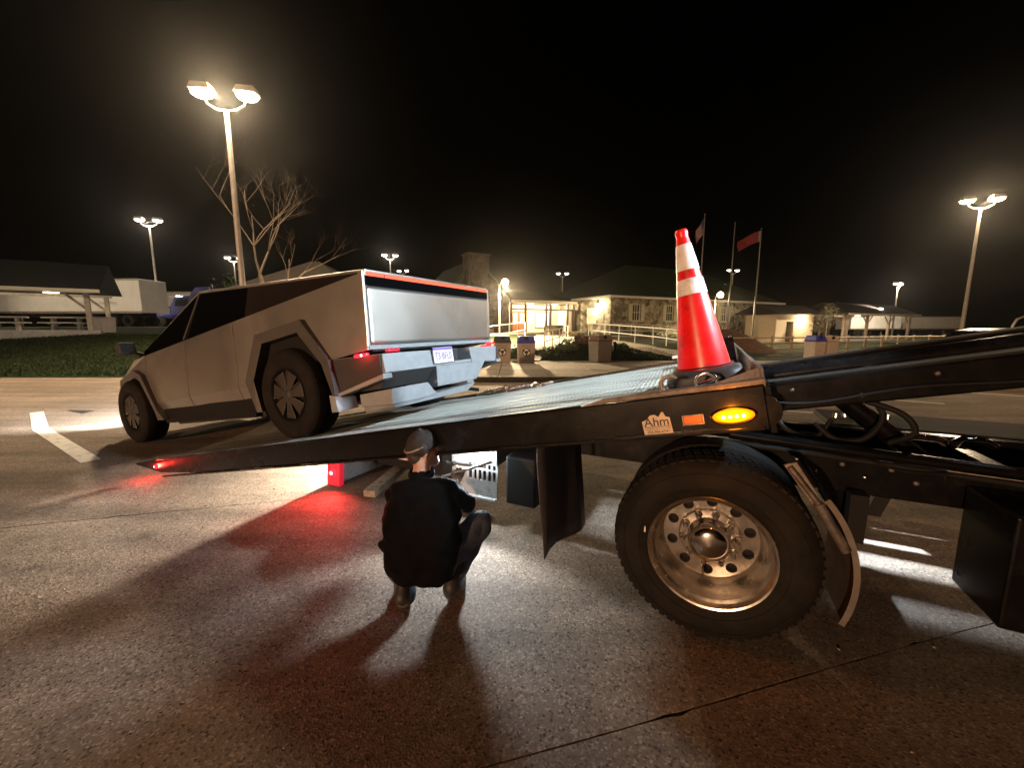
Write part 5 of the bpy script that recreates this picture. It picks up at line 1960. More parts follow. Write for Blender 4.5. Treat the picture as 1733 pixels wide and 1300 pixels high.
# wall lamp on the side wall near the entrance
wl_ = MB()
wl_.lathe([(0.0, -0.16), (0.10, -0.12), (0.13, 0.0), (0.10, 0.12), (0.0, 0.16)], 16, (-0.22, 1.6, 2.55), 'z')
wl_.build('wall_lamp', LED_WARM, bld, smooth=60)
light('wall_lamp_light', 'POINT', (-0.42, 1.5, 2.45), (1.0, 0.82, 0.52), 500.0, 0.1, parent=bld)
wf_ = MB()
for b in ((1.9, 1.98, 0.9, 2.3), (3.12, 3.2, 0.9, 2.3), (1.98, 3.12, 0.9, 0.98), (1.98, 3.12, 2.22, 2.3), (1.98, 3.12, 1.58, 1.64)):
    wf_.box(-0.06, -0.003, b[0], b[1], b[2], b[3])
wo_ = wf_.build('window', MULL, bld)
MB().box(-0.03, -0.004, 1.98, 3.12, 0.98, 2.22).build('pane', CREAM, wo_)

# chimney wing: stone gable
GX0, GX1, GYf = -13.5, -7.45, 4.7
gm = (GX0 + GX1) / 2
mb = MB()
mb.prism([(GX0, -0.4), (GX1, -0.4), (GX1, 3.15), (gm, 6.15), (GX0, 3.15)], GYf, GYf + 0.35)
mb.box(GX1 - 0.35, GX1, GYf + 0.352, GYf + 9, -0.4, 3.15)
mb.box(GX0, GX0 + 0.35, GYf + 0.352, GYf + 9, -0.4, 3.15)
gw = mb.build('gable_wall', SHADE_STONE, bld)
mb = MB()
for s in (-1, 1):
    e = GX1 + 0.35 if s > 0 else GX0 - 0.35
    zb = 3.15 - 0.35
    mb.hexa([(gm, GYf - 0.3, 6.16), (e, GYf - 0.3, zb), (e, GYf + 9, zb), (gm, GYf + 9, 6.16)],
            [(gm, GYf - 0.3, 6.30), (e, GYf - 0.3, zb + 0.14), (e, GYf + 9, zb + 0.14), (gm, GYf + 9, 6.30)])
mb.build('gable_roof', GREENROOF, bld)
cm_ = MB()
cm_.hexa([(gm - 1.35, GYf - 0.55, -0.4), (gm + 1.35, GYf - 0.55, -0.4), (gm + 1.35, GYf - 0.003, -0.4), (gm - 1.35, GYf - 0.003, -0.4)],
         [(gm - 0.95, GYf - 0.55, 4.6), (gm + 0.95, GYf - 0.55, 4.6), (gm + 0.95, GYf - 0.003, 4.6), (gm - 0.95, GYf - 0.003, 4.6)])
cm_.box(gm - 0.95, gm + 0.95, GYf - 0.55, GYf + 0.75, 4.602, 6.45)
chim = cm_.build('chimney', SHADE_STONE, bld)
MB().box(gm - 1.05, gm + 1.05, GYf - 0.65, GYf + 0.85, 6.452, 6.60).build('chimney_cap', SHADE_STONE, chim)

# globe lamp on a post in front of the gable, and one before the right-hand windows
def globe_lamp(x, y, top, label, P_):
    z0 = gz(x, y)
    root = empty('globe_lamp', (x, y, z0), label=label, cat='lamp', group='globe lamps by the building')
    h = top - z0
    MB().lathe([(0.09, -0.2), (0.09, 0.05), (0.05, 0.12), (0.045, h - 0.2), (0.0, h - 0.19)], 12, axis='z').build('pole', POLE, root, smooth=50)
    MB().tube([(0, 0, h - 0.3), (0.12, 0, h - 0.12), (0.30, 0, h - 0.06)], 0.03, 8).build('arm', POLE, root, smooth=60)
    MB().lathe([(0.0, -0.26), (0.14, -0.22), (0.24, -0.1), (0.26, 0.02), (0.22, 0.14), (0.12, 0.23), (0.0, 0.26)], 20, (0.42, 0, h - 0.05), 'z').build('globe', LED_WARM, root, smooth=60)
    light('globe_light', 'SPOT', (x + 0.42, y - 0.35, top - 0.4), (1.0, 0.74, 0.42), P_, 0.25, aim=(x + 0.42, y - 1.6, z0), angle=150, blend=0.5)
    return root


globe_lamp(-0.95, 30.6, 5.0, 'glowing globe lamp on a slim post beside the stone gable', 20000.0)
globe_lamp(18.2, 36.5, 4.55, 'glowing globe lamp on a slim post half hidden behind the traffic cone', 7000.0)

# planter with yellow flowers before the entrance
plt = empty('stone_planter', (3.55, 34.2, gz(3.55, 34.2)), (0, 0, BA), 'low stone planter in front of the lit entrance', 'planter')
MB().box(-0.75, 0.75, -0.4, 0.4, -0.1, 0.85).build('box', STONE, plt, bevel=0.04)
fl_ = MB()
for k in range(160):
    x, y, z = rnd.gauss(0, 0.35), rnd.gauss(0, 0.18), rnd.uniform(0, 0.28)
    a = rnd.uniform(0, 6.28)
    d1_, d2_ = Vector((math.cos(a), math.sin(a), rnd.uniform(-.4, .4))) * 0.06, Vector((-math.sin(a), math.cos(a), rnd.uniform(-.4, .4))) * 0.06
    c = Vector((x, y, z))
    fl_.cur = 0 if k % 3 else 1
    fl_.add([c - d1_, c - d2_, c + d1_, c + d2_], [(0, 1, 2, 3)])
fb_ = fl_.build('flower_bed', [YELLOW, LEAF], fix=False)
fb_.location = (5.1, 32.9, gz(5.1, 32.9) + 0.1)
tag(fb_, 'low clump of yellow flowers beside the stone planter', 'flowers', kind='stuff')


# ------------------------------------------------------------------ handrails
def handrail(name, pts, label, h=1.0, step=1.6, material=WHITEP, r=0.028):
    root = empty(name, (pts[0][0], pts[0][1], gz(*pts[0])), label=label, cat='railing', group='pipe railings along the ramps')
    o = root.location.copy()
    P = []
    for a, b in zip(pts[:-1], pts[1:]):
        a, b = Vector((a[0], a[1], 0)), Vector((b[0], b[1], 0))
        n = max(1, round((b - a).length / step))
        for k in range(n):
            P.append(a.lerp(b, k / n))
    P.append(Vector((pts[-1][0], pts[-1][1], 0)))
    P = [Vector((p.x, p.y, gz(p.x, p.y) + 0.05)) - Vector(o) for p in P]
    for dz in (h, h * 0.5):
        MB().tube([p + Vector((0, 0, dz)) for p in P], r, 6).build('rail', material, root, smooth=60)
    for p in P:
        MB().tube([p - Vector((0, 0, 0.2)), p + Vector((0, 0, h))], r, 6).build('post', material, root, smooth=60)
    return root


handrail('handrail', [(-1.35, 24.0), (-0.2, 27.5), (1.0, 31.0)], 'white pipe handrail climbing from behind the pickup bumper to the entrance', 1.15)
handrail('handrail', [(1.7, 21.0), (2.9, 24.5), (4.1, 29.5)], 'slim pipe handrail on the entrance side of the planted mound', 1.0)
handrail('handrail', [(6.2, 31.2), (8.6, 24.5), (9.6, 18.6)], 'long pipe handrail down the right-hand ramp to the pavement', 1.05)
handrail('handrail', [(6.0, 31.6), (11, 31.6), (18, 35.0)], 'pipe handrail running along the foot of the stone front', 1.0)

# plank fence by the shelters on the right
fen = empty('rail_fence', (12.0, 22.5, 0), label='pale three-rail fence in front of the shelters', cat='fence')
fpts = [Vector((12.2 + 1.45 * k, 22.5 + 0.42 * k, 0)) for k in range(13)]
for k, p in enumerate(fpts):
    q = p - Vector((12.0, 22.5, 0))
    MB().box(q.x - 0.05, q.x + 0.05, q.y - 0.05, q.y + 0.05, -0.2, 1.15).build('post', POSTW, fen)
    if k < len(fpts) - 1:
        q2 = fpts[k + 1] - Vector((12.0, 22.5, 0))
        for z in (0.35, 0.70, 1.02):
            MB().tube([q + Vector((0, -0.07, z)), q2 + Vector((0, -0.07, z))], 0.04, 4).build('rail', POSTW, fen)

# ------------------------------------------------------------------ bins
def recycle_mark(parent, M, r=0.17):
    dd = MB(M)
    dd.lathe([(0.0, -0.003), (r, -0.003), (r, 0.0)], 28)
    o = dd.build('mark_disc', BLACKLID, parent)
    for k in range(3):
        a = 2 * PI * k / 3 + PI / 2
        aw = MB(M @ Matrix.Rotation(-a, 4, 'Y'))
        R1, R2 = r * 0.78, r * 0.44
        pts_o = [(R1 * math.cos(t), R1 * math.sin(t)) for t in [R(-42 + 12 * j) for j in range(6)]]
        pts_i = [(R2 * math.cos(t), R2 * math.sin(t)) for t in [R(-42 + 12 * j) for j in range(6)]]
        hx = [(r * 0.95 * math.cos(R(20)), r * 0.95 * math.sin(R(20))), (r * 0.62 * math.cos(R(55)), r * 0.62 * math.sin(R(55))), (r * 0.30 * math.cos(R(16)), r * 0.30 * math.sin(R(16)))]
        poly = pts_o + hx + pts_i[::-1]
        n = len(poly)
        aw.add([(x, -0.006, z) for x, z in poly], [list(range(n))])
        aw.build('mark_arrow', WHITEP, o, fix=False)


def bin_unit(x, y, lidmat, label, yaw, w=0.36, h=0.82, mark=True, lid_h=0.28):
    z0 = max(0.172, gz(x, y))
    root = empty('litter_bin', (x, y, z0), (0, 0, R(yaw)), label, 'bin', 'bins along the pavement')
    mb = MB()
    mb.hexa([(-w * 0.92, -w * 0.92, 0), (w * 0.92, -w * 0.92, 0), (w * 0.92, w * 0.92, 0), (-w * 0.92, w * 0.92, 0)],
            [(-w, -w, h), (w, -w, h), (w, w, h), (-w, w, h)])
    body = mb.build('body', BIN, root, bevel=0.03)
    mb = MB()
    mb.box(-w - 0.02, w + 0.02, -w - 0.02, w + 0.02, h + 0.002, h + 0.05)
    mb.hexa([(-w, -w, h + 0.05), (w, -w, h + 0.05), (w, w, h + 0.05), (-w, w, h + 0.05)],
            [(-w * 0.82, -w * 0.82, h + lid_h), (w * 0.82, -w * 0.82, h + lid_h), (w * 0.82, w * 0.82, h + lid_h), (-w * 0.82, w * 0.82, h + lid_h)])
    lid = mb.build('lid', lidmat, root, bevel=0.02)
    fl2 = MB()
    fl2.lathe([(0.0, -0.004), (0.09, -0.004), (0.09, 0.004)], 18, (0, -w * 0.93, h + 0.17))
    fl2.build('opening', BLACKM, lid)
    if mark:
        recycle_mark(body, Matrix.Translation((0, -w * 0.965, h * 0.55)) @ Matrix.Rotation(R(2.0), 4, 'X'))
        tx = text('bin_word', 'RECYCLE', 0.09, BLACKLID, body, Matrix.Translation((0, -w * 0.99, h * 0.86)) @ Matrix.Rotation(PI / 2, 4, 'X'))
    return root


bin_unit(-0.42, 16.75, BLACKLID, 'recycling bin with a dark lid half hidden by the pickup bumper', 4)
bin_unit(0.57, 16.48, BLUELID, 'recycling bin with a bright blue lid and arrow mark', 2)
bin_unit(3.75, 17.05, mat('brown_lid', (0.13, 0.075, 0.05), 0.5), 'plain beige litter bin with brown lid in front of the planted mound', 24, mark=False, h=0.86)
bin_unit(14.11, 18.7, BLUELID, 'blue lidded bin standing beyond the upper end of the deck', 12, mark=False, w=0.3, h=0.8)
bin_unit(14.85, 18.9, BIN, 'tan bin right beside the blue one near the rail fence', 8, mark=False, w=0.3, h=0.78)
pb = empty('post_box', (4.5, 17.6, 0.15), label='short dark post with a box beside the beige litter bin', cat='post')
MB().box(-0.06, 0.06, -0.06, 0.06, -0.05, 0.85).build('post', BLACKM, pb)
MB().box(-0.16, 0.20, -0.12, 0.12, 0.05, 0.42).build('box', BLACKM, pb, bevel=0.03)


# ------------------------------------------------------------------ planting
def leaf_cloud(n, c, rad, size, seed, hollow=0.2, mats=(None,)):
    rr = random.Random(seed)
    mb = MB()
    for k in range(n):
        while True:
            p = Vector((rr.uniform(-1, 1), rr.uniform(-1, 1), rr.uniform(-0.2, 1)))
            if hollow < p.length < 1:
                break
        lump = 0.75 + 0.25 * math.sin(p.x * 5 + seed) * math.cos(p.y * 6 + seed * 2)
        q = Vector((p.x * rad[0] * lump, p.y * rad[1] * lump, p.z * rad[2] * lump)) + Vector(c)
        a = Vector((rr.gauss(0, 1), rr.gauss(0, 1), rr.gauss(0, 0.6))).normalized()
        b = a.orthogonal().normalized()
        s = size * rr.uniform(0.6, 1.4)
        mb.add([q - a * s, q + b * s * 0.45, q + a * s, q - b * s * 0.45], [(0, 1, 2, 3)])
    return mb


def shrub(x, y, rad, label, seed, n=700, size=0.07, material=LEAF, lift=0.0):
    z0 = gz(x, y) + lift
    root = empty('shrub', (x, y, z0), label=label, cat='shrub', group='shrubs on the mound')
    leaf_cloud(n, (0, 0, 0.1), rad, size, seed).build('crown', material, root, fix=False)
    for k in range(5):
        a = k * 1.3 + seed
        MB().tube([(0, 0, -0.1), (0.3 * rad[0] * math.cos(a), 0.3 * rad[1] * math.sin(a), rad[2] * 0.8)], [0.03, 0.01], 5).build('stem', BARK, root)
    return root


# planted mound (ground swelling with soil and grass)
def mound(name, cx, cy, rx, ry, h, material, label, seed):
    vs, fs = [], []
    n, m = 36, 10
    for i in range(m + 1):
        r = i / m
        for k in range(n):
            a = 2 * PI * k / n
            x, y = cx + rx * r * math.cos(a), cy + ry * r * math.sin(a)
            z = gz(x, y) + h * (math.cos(PI * r) * 0.5 + 0.5) + 0.03 * math.sin(x * 4 + seed) * math.sin(y * 5) - 0.06 * r
            vs.append((x, y, z))
    for i in range(m):
        for k in range(n):
            fs.append((i * n + k, i * n + (k + 1) % n, (i + 1) * n + (k + 1) % n, (i + 1) * n + k))
    mb = MB()
    mb.add(vs, fs)
    o = mb.build(name, material, smooth=60)
    tag(o, label, kind='structure')
    return o


def mound_z(x, y, cx, cy, rx, ry, h):
    r = math.hypot((x - cx) / rx, (y - cy) / ry)
    return gz(x, y) + (h * (math.cos(PI * min(r, 1)) * 0.5 + 0.5) if r < 1 else 0)


MD = (3.6, 20.0, 3.0, 2.4, 0.62)
mound('planted_mound', *MD, GRASS, 'grassy planted mound behind the bins', 3)
mound('mulch_mound', 12.6, 23.6, 3.6, 2.2, 1.15, MULCH, 'brown mulch mound behind the traffic cone', 5)
mound('lawn_strip', 9.6, 23.5, 2.2, 4.0, 0.25, GRASS, 'grass strip between the ramps', 6)
for i, (x, y, r_, mt_) in enumerate(((1.75, 18.6, (0.6, 0.5, 0.45), 0), (2.6, 19.0, (0.8, 0.6, 0.45), 0), (3.5, 19.5, (0.9, 0.7, 0.5), 1), (4.3, 19.9, (0.8, 0.6, 0.5), 1), (0.2, 17.9, (0.45, 0.35, 0.6), 0), (5.3, 19.6, (0.6, 0.5, 0.35), 0))):
    shrub(x, y, r_, ['low green shrub at the left foot of the mound', 'broad green shrub on the left of the mound', 'reddish shrub on top of the mound', 'reddish shrub above the beige litter bin',
                     'green shrub between the two recycling bins', 'small green shrub right of the beige litter bin'][i], 20 + i,
          n=900, material=LEAF if not mt_ else mat('red_shrub', (0.09, 0.05, 0.025), 0.7, var=0.4, scale=5), lift=mound_z(x, y, *MD) - gz(x, y))
for i, (x, y) in enumerate(((9.5, 33.6), (12.0, 34.9), (14.4, 36.0), (17.0, 37.3))):
    shrub(x, y, (1.1, 0.7, 0.6), ['foundation shrub at the corner of the stone front', 'foundation shrub under the first shuttered window', 'foundation shrub left of the traffic cone top', 'foundation shrub behind the traffic cone'][i], 40 + i, n=700, size=0.09)

# grass blades where the lawn is near enough to read
def grass_patch(name, area, n, label, seed, hgt=(0.05, 0.13)):
    rr = random.Random(seed)
    mb = MB()
    vs, fs = [], []
    for k in range(n):
        x, y = rr.uniform(area[0], area[1]), rr.uniform(area[2], area[3])
        if y < (17.75 if x > -8.2 else lot_edge(x) + 0.25):
            continue
        z = mound_z(x, y, *MD) - 0.01
        a = rr.uniform(0, 6.28)
        w, h_ = rr.uniform(0.012, 0.025) * (1 + y / 20), rr.uniform(*hgt)
        b = len(vs)
        dx, dy = math.cos(a) * w, math.sin(a) * w
        lx, ly = rr.gauss(0, 0.04), rr.gauss(0, 0.04)
        vs += [(x - dx, y - dy, z), (x + dx, y + dy, z), (x + lx, y + ly, z + h_)]
        fs.append((b, b + 1, b + 2))
    mb.v = [Vector(v) for v in vs]
    mb.f = [list(f) for f in fs]
    mb.mi = [0] * len(fs)
    o = mb.build(name, GRASS, fix=False)
    tag(o, label, 'grass', kind='stuff')


grass_patch('grass', (-34, -7, 12.9, 23), 60000, 'dark lawn sloping up to the picnic shelter', 1)
grass_patch('grass', (-1, 7.8, 17.2, 22.5), 26000, 'short grass on and around the planted mound', 2)


def bare_tree(x, y, h, label, seed, leaves=0, leafmat=DRYLEAF, spread=0.5, group='trees around the rest area', mats=BARK, zbase=None, deep=4):
    rr = random.Random(seed)
    z0 = gz(x, y) if zbase is None else zbase
    root = empty('tree', (x, y, z0), label=label, cat='tree', group=group)
    tk = MB()
    tips = []

    def grow(p, d, r, ln, lev):
        pts, rs = [p], [r]
        q, dd = p.copy(), d.copy()
        for k in range(4):
            dd = (dd + Vector((rr.gauss(0, 0.10), rr.gauss(0, 0.10), 0.06))).normalized()
            q = q + dd * ln / 4
            pts.append(q.copy())
            rs.append(r * (1 - 0.16 * (k + 1)))
        tk.tube(pts, rs, 6 if lev < 2 else 4, cap=False)
        tips.append(q)
        if lev < deep:
            for k in range(2 + (lev < 2) + (rr.random() < 0.4)):
                i = rr.randint(2, 4)
                nd = (dd + Vector((rr.gauss(0, spread), rr.gauss(0, spread), rr.gauss(0.15, 0.25)))).normalized()
                grow(pts[i].copy(), nd, rs[i] * 0.66, ln * rr.uniform(0.6, 0.82), lev + 1)
    grow(Vector((0, 0, -0.2)), Vector((0, 0, 1)), h * 0.022, h * 0.30, 0)
    tk.build('trunk', mats, root, smooth=60, fix=False)
    if leaves:
        lv = MB()
        for k in range(leaves):
            c = tips[rr.randrange(len(tips))] + Vector((rr.gauss(0, .25), rr.gauss(0, .25), rr.gauss(0, .2)))
            a = Vector((rr.gauss(0, 1), rr.gauss(0, 1), rr.gauss(0, 1))).normalized()
            b = a.orthogonal().normalized()
            s = rr.uniform(0.05, 0.1)
            lv.add([c - a * s, c + b * s * .5, c + a * s, c - b * s * .5], [(0, 1, 2, 3)])
        lv.build('crown', leafmat, root, fix=False)
    return root


bare_tree(-12.6, 22.0, 12.6, 'bare branching tree behind the pickup roof', 5, leaves=0, spread=0.62, deep=6)
bare_tree(-16.5, 24.5, 5.0, 'small bare tree beside the picnic shelter roof', 8, leaves=420, leafmat=LEAF)
bare_tree(27.5, 36.0, 4.3, 'small thin-leaved tree between the right-hand shelters', 9, leaves=1200, leafmat=mat('pale_leaf', (0.10, 0.09, 0.05), 0.6))
bare_tree(38.6, 49.0, 6.0, 'tree with pinkish lit crown above the shelter roof', 12, leaves=2600, leafmat=mat('pink_leaf', (0.42, 0.20, 0.16), 0.7, var=0.3), spread=0.7)
bare_tree(46.5, 34.5, 3.6, 'small leafy tree at the far right edge by a curved lamp', 15, leaves=900, leafmat=mat('pale_leaf', (0.10, 0.09, 0.05), 0.6))


# ------------------------------------------------------------------ shelters
def shelter(name, x, y, yaw, L_, D_, eave, rise, label, roofmat, hip=False, posts=True, trim=None, over=0.7, nposts=3, slab=True, z0=None):
    z0 = gz(x, y) if z0 is None else z0
    root = empty(name, (x, y, z0), (0, 0, R(yaw)), label, 'shelter', 'open shelters around the rest area')
    hx, hy = L_ / 2, D_ / 2
    ex, ey = hx + over, hy + over
    mb = MB()
    inset = ey if hip else 0.0
    mb.add([(-ex, -ey, eave), (ex, -ey, eave), (ex, ey, eave), (-ex, ey, eave), (-ex + inset, 0, eave + rise), (ex - inset, 0, eave + rise)],
           [(0, 1, 5, 4), (1, 2, 5), (2, 3, 4, 5), (3, 0, 4), (3, 2, 1, 0)])
    rf2 = mb.build('roof', roofmat, root)
    if trim:
        MB().box(-ex, ex, -ey - 0.05, -ey - 0.003, eave - 0.16, eave + 0.03).build('fascia', trim, rf2)
    if posts:
        for k in range(nposts):
            px_ = -hx + L_ * k / (nposts - 1)
            for sy in (-1, 1):
                MB().box(px_ - 0.11, px_ + 0.11, sy * hy - 0.11, sy * hy + 0.11, -0.3, eave - 0.16).build('post', POSTW, root, bevel=0.01)
                for s in (-1, 1):
                    if abs(px_ + s * 0.9) <= hx + 0.6:
                        MB().tube([(px_, sy * hy, eave - 1.1), (px_ + s * 0.85, sy * hy, eave - 0.20)], 0.07, 4).build('brace', POSTW, root)
        for sy in (-1, 1):
            MB().box(-hx - 0.3, hx + 0.3, sy * hy - 0.08, sy * hy + 0.08, eave - 0.158, eave - 0.004).build('beam', POSTW, root)
    if slab:
        MB().box(-hx - 0.5, hx + 0.5, -hy - 0.5, hy + 0.5, -0.9, 0.10).build('floor_slab', WALK, root, bevel=0.02)
    return root


sh1 = shelter('picnic_shelter', -30.94, 21.45, 35, 13.0, 4.6, 2.35, 1.7, 'open picnic shelter with dark roof on timber posts left of the pickup', DARKROOF, trim=mat('eave_trim', (0.62, 0.54, 0.38), 0.7), z0=1.36)
for lx_ in (1.2, 4.6):
    MB().box(lx_ - 0.3, lx_ + 0.3, -0.1, 0.1, 2.27, 2.345).build('ceiling_lamp', INSIDE, sh1)  # ceiling fixtures added to carry the shelter light
    light('shelter_light', 'POINT', (lx_, -0.2, 2.15), (1.0, 0.82, 0.55), 130.0, 0.15, parent=sh1)
sh2 = shelter('hipped_shelter', -12.9, 27.0, 0, 6.6, 6.0, 2.15, 2.2, 'square shelter with pale hipped shingle roof behind the pickup cab', GREYROOF, hip=True)


def picnic_table(x, y, yaw, label):
    z0 = 1.36 + 0.10
    root = empty('picnic_table', (x, y, z0), (0, 0, R(yaw)), label, 'picnic table', 'concrete picnic tables in the shelter')
    MB().box(-0.95, 0.95, -0.40, 0.40, 0.70, 0.78).build('table_top', WALK, root, bevel=0.01)
    for s in (-1, 1):
        MB().box(-0.95, 0.95, s * 0.72 - 0.14, s * 0.72 + 0.14, 0.40, 0.46).build('bench', WALK, root, bevel=0.01)
        MB().prism([(-0.30, 0.0), (0.30, 0.0), (0.22, 0.698), (-0.22, 0.698)], s * 0.55 - 0.06, s * 0.55 + 0.06, 'yz').build('pedestal', WALK, root)
        MB().tube([(s * 0.55, -0.74, 0.38), (s * 0.55, 0.74, 0.38)], 0.05, 4).build('bench_arm', WALK, root)
    return root


picnic_table(-28.6, 22.7, 41, 'concrete picnic table at the left edge of the shelter floor')
picnic_table(-26.96, 24.5, 31, 'concrete picnic table by the shelter\'s lit timber post')
bin_unit(-24.3, 24.0, BIN, 'stone-coloured bin at the end of the picnic shelter', 0, w=0.42, h=0.85, mark=False, lid_h=0.06)

# right-hand shelters: one with a lit tan wall, one long and open
sh3 = shelter('restroom_shelter', 27.4, 41.5, 24, 6.2, 3.6, 2.75, 1.0, 'low shelter with lit tan wall and dark doorway right of the stone building', DARKROOF, posts=False)
mb = MB()
mb.box(-2.9, -1.35, -1.6, -1.4, -0.3, 2.74)
mb.box(-0.25, 2.9, -1.6, -1.4, -0.3, 2.74)
mb.box(-1.35, -0.25, -1.6, -1.4, 2.05, 2.74)
mb.box(-2.9, -2.7, -1.398, 1.6, -0.3, 2.74)
mb.box(2.7, 2.9, -1.398, 1.6, -0.3, 2.74)
mb.build('wall', CREAM, sh3)
MB().box(-1.34, -0.26, -1.0, -0.95, 0.0, 2.04).build('doorway', BLACKM, sh3)
MB().lathe([(0.0, -0.12), (0.09, -0.09), (0.12, 0.0), (0.09, 0.09), (0.0, 0.12)], 12, (0.9, -1.72, 2.3), 'z').build('wall_lamp', LED_WARM, sh3, smooth=60)
light('shelter_light', 'POINT', (0.9, -1.95, 2.25), (1.0, 0.66, 0.36), 420.0, 0.12, parent=sh3)
sh4 = shelter('long_shelter', 39.2, 46.0, 22, 12.0, 4.0, 2.9, 1.2, 'long open shelter with a pale lit eave behind the rail fence', DARKROOF, trim=mat('eave_trim', (0.62, 0.54, 0.38), 0.7), nposts=4)
MB().box(-0.4, 0.4, -0.1, 0.1, 2.80, 2.895).build('ceiling_lamp', INSIDE, sh4)  # fixture added under the roof for the light below
light('shelter_light', 'POINT', (0.0, -0.3, 2.6), (1.0, 0.85, 0.62), 300.0, 0.15, parent=sh4)
MB().box(1.2, 1.6, -1.5, -1.2, 3.45, 3.62).build('added_tree_lamp', LED_WARM, sh4)  # flood lamp added on the roof to light the tree crown
light('added_tree_light', 'SPOT', (1.4, -1.6, 3.75), (1.0, 0.66, 0.52), 2200.0, 0.1, aim=(-0.5, 3.0, 5.0), angle=90, blend=0.6, parent=sh4)

# ------------------------------------------------------------------ flags
USF = [mat('flag_red', (0.16, 0.015, 0.02), 0.8), mat('flag_white', (0.25, 0.24, 0.23), 0.8), mat('flag_blue', (0.03, 0.04, 0.16), 0.7)]


def flagpole(x, y, h, label):
    z0 = gz(x, y)
    root = empty('flagpole', (x, y, z0), label=label, cat='flagpole', group='flagpoles before the building')
    MB().lathe([(0.10, -0.3), (0.09, 0.1), (0.035, h), (0.0, h + 0.01)], 10, axis='z').build('pole', mat('flagpole_metal', (0.13, 0.12, 0.11), 0.5, 0.3), root, smooth=50)
    MB().lathe([(0.0, -0.07), (0.07, 0.0), (0.0, 0.07)], 10, (0, 0, h + 0.07), 'z').build('finial', GALV, root, smooth=60)
    return z0


def cloth(name, x, y, z, w, h, fdir, droop, label, striped):
    mb = MB()
    nx, nz = 18, 13
    vs = []
    for i in range(nx + 1):
        for k in range(nz + 1):
            t = i / nx
            q = Vector((0.05, 0, 0)) + Vector(fdir) * w * t
            vs.append((q.x, q.y + 0.12 * math.sin(t * 7 + k * 0.25) * (0.3 + t), -h * k / nz - droop * t ** 1.2 + 0.05 * math.sin(t * 5)))
    for i in range(nx):
        for k in range(nz):
            a = i * (nz + 1) + k
            mb.f.append([a, a + 1, a + nz + 2, a + nz + 1])
            if striped:
                mb.mi.append(2 if (i < 7 and k < 7) else (k % 2))
            else:
                mb.mi.append(0 if 0.08 < i / nx < 0.95 else 1)
    mb.v = [Vector(v) for v in vs]
    o = mb.build(name, USF, smooth=60, fix=False)
    o.location = (x, y, z)
    tag(o, label, 'flag', 'flags on the poles')
    return o


fx = [(14.25, 31.0, 9.4, 'flagpole with the striped flag behind the cone tip'), (18.45, 34.6, 10.0, 'tall bare flagpole between the two flags'), (20.3, 34.0, 9.4, 'flagpole with the red flag right of the cone')]
for x, y, h, lab in fx:
    flagpole(x, y, h, lab)
cloth('flag', 14.25, 31.0, gz(14.25, 31.0) + 9.2, 0.55, 1.15, (-1, 0.15, 0), 0.75, 'limp striped flag hanging behind the cone tip', True)
cloth('flag', 20.3, 34.0, gz(20.3, 34.0) + 9.3, 1.75, 0.85, (-1, 0.1, 0), 0.75, 'red flag flying to the left from its pole', False)
light('flag_uplight', 'SPOT', (20.0, 31.0, 0.4), (1.0, 0.85, 0.7), 70.0, 0.1, aim=(20.8, 34.0, 9.5), angle=40, blend=0.6)


# ------------------------------------------------------------------ lorries
def trailer(name, x, y, yaw, L_, label, material=TRAILERW, z=None, H=2.85):
    z0 = gz(x, y) + 0.05 if z is None else z
    root = empty(name, (x, y, z0), (0, 0, R(yaw)), label, 'trailer', 'lorry trailers parked in the truck lanes')
    box = MB()
    box.box(0, L_, 0, 2.55, 1.15, 1.15 + H)
    bo = box.build('cargo_box', material, root, bevel=0.06)
    rb_ = MB()
    for k in range(int(L_ / 1.2)):
        rb_.box(0.6 + 1.2 * k, 0.64 + 1.2 * k, -0.014, -0.002, 1.35, 1.15 + H - 0.2)
    s_ = rb_.build('panel_ribs', material, bo)
    s_['kind'] = 'stuff'
    MB().box(0.02, L_ - 0.02, -0.03, -0.003, 1.10, 1.28).build('side_rail', GALV, root)
    MB().box(0.02, L_ - 0.02, -0.03, -0.003, 1.15 + H - 0.12, 1.15 + H + 0.02).build('top_rail', GALV, root)
    MB().box(0.4, L_ - 0.5, 0.8, 1.7, 0.85, 1.14).build('under_frame', BLACKM, root)
    for xx in (1.4, 2.7):
        for yy in (0.05, 2.1):
            wl2 = MB()
            wl2.lathe([(0.25, 0), (0.48, 0.0), (0.5, 0.05), (0.5, 0.35), (0.48, 0.4), (0.25, 0.4)], 20, (xx, yy, 0.5))
            wl2.build('wheel', RUBBER, root, smooth=35)
    for xx in (L_ - 3.0,):
        for yy in (0.4, 2.0):
            MB().box(xx, xx + 0.15, yy, yy + 0.15, 0.03, 0.86).build('landing_leg', GALV, root)
    return root


t1 = trailer('semi_trailer', -44.6, 35.0, -2.0, 16.2, 'long white semi trailer parked behind the picnic shelter', H=2.75)
t1.scale = (-1, 1, 1)
t1.location = (-30.6, 33.6, gz(-30, 33.6) + 0.05)
t1.rotation_euler = (0, 0, R(-2))
for yy in (1.46, 1.56):
    pass
text('trailer_words', 'Going The Extra Way', 0.34, mat('faded_print', (0.34, 0.31, 0.30), 0.6), t1, Matrix.Translation((3.6, -0.022, 1.95)) @ Matrix.Diagonal((-1, 1, 1, 1)) @ Matrix.Rotation(PI / 2, 4, 'X'))
for k in range(9):
    MB().box(1.0 + 1.7 * k, 1.12 + 1.7 * k, -0.036, -0.031, 1.18, 1.23).build('side_lamp', AMBERREF, t1)
o = copy_tree(PROT[(10.0, True)])  # unseen lamp post added to light the trailer and shelter front
o.location = (-36.0, 20.0, gz(-36, 20))
o.rotation_euler = (0, 0, R(-30))
tag(o, 'added twin-headed lamp post beyond the picnic shelter, lighting the trailer from outside the picture', 'lamp post', 'twin-headed lamp posts around the rest area')
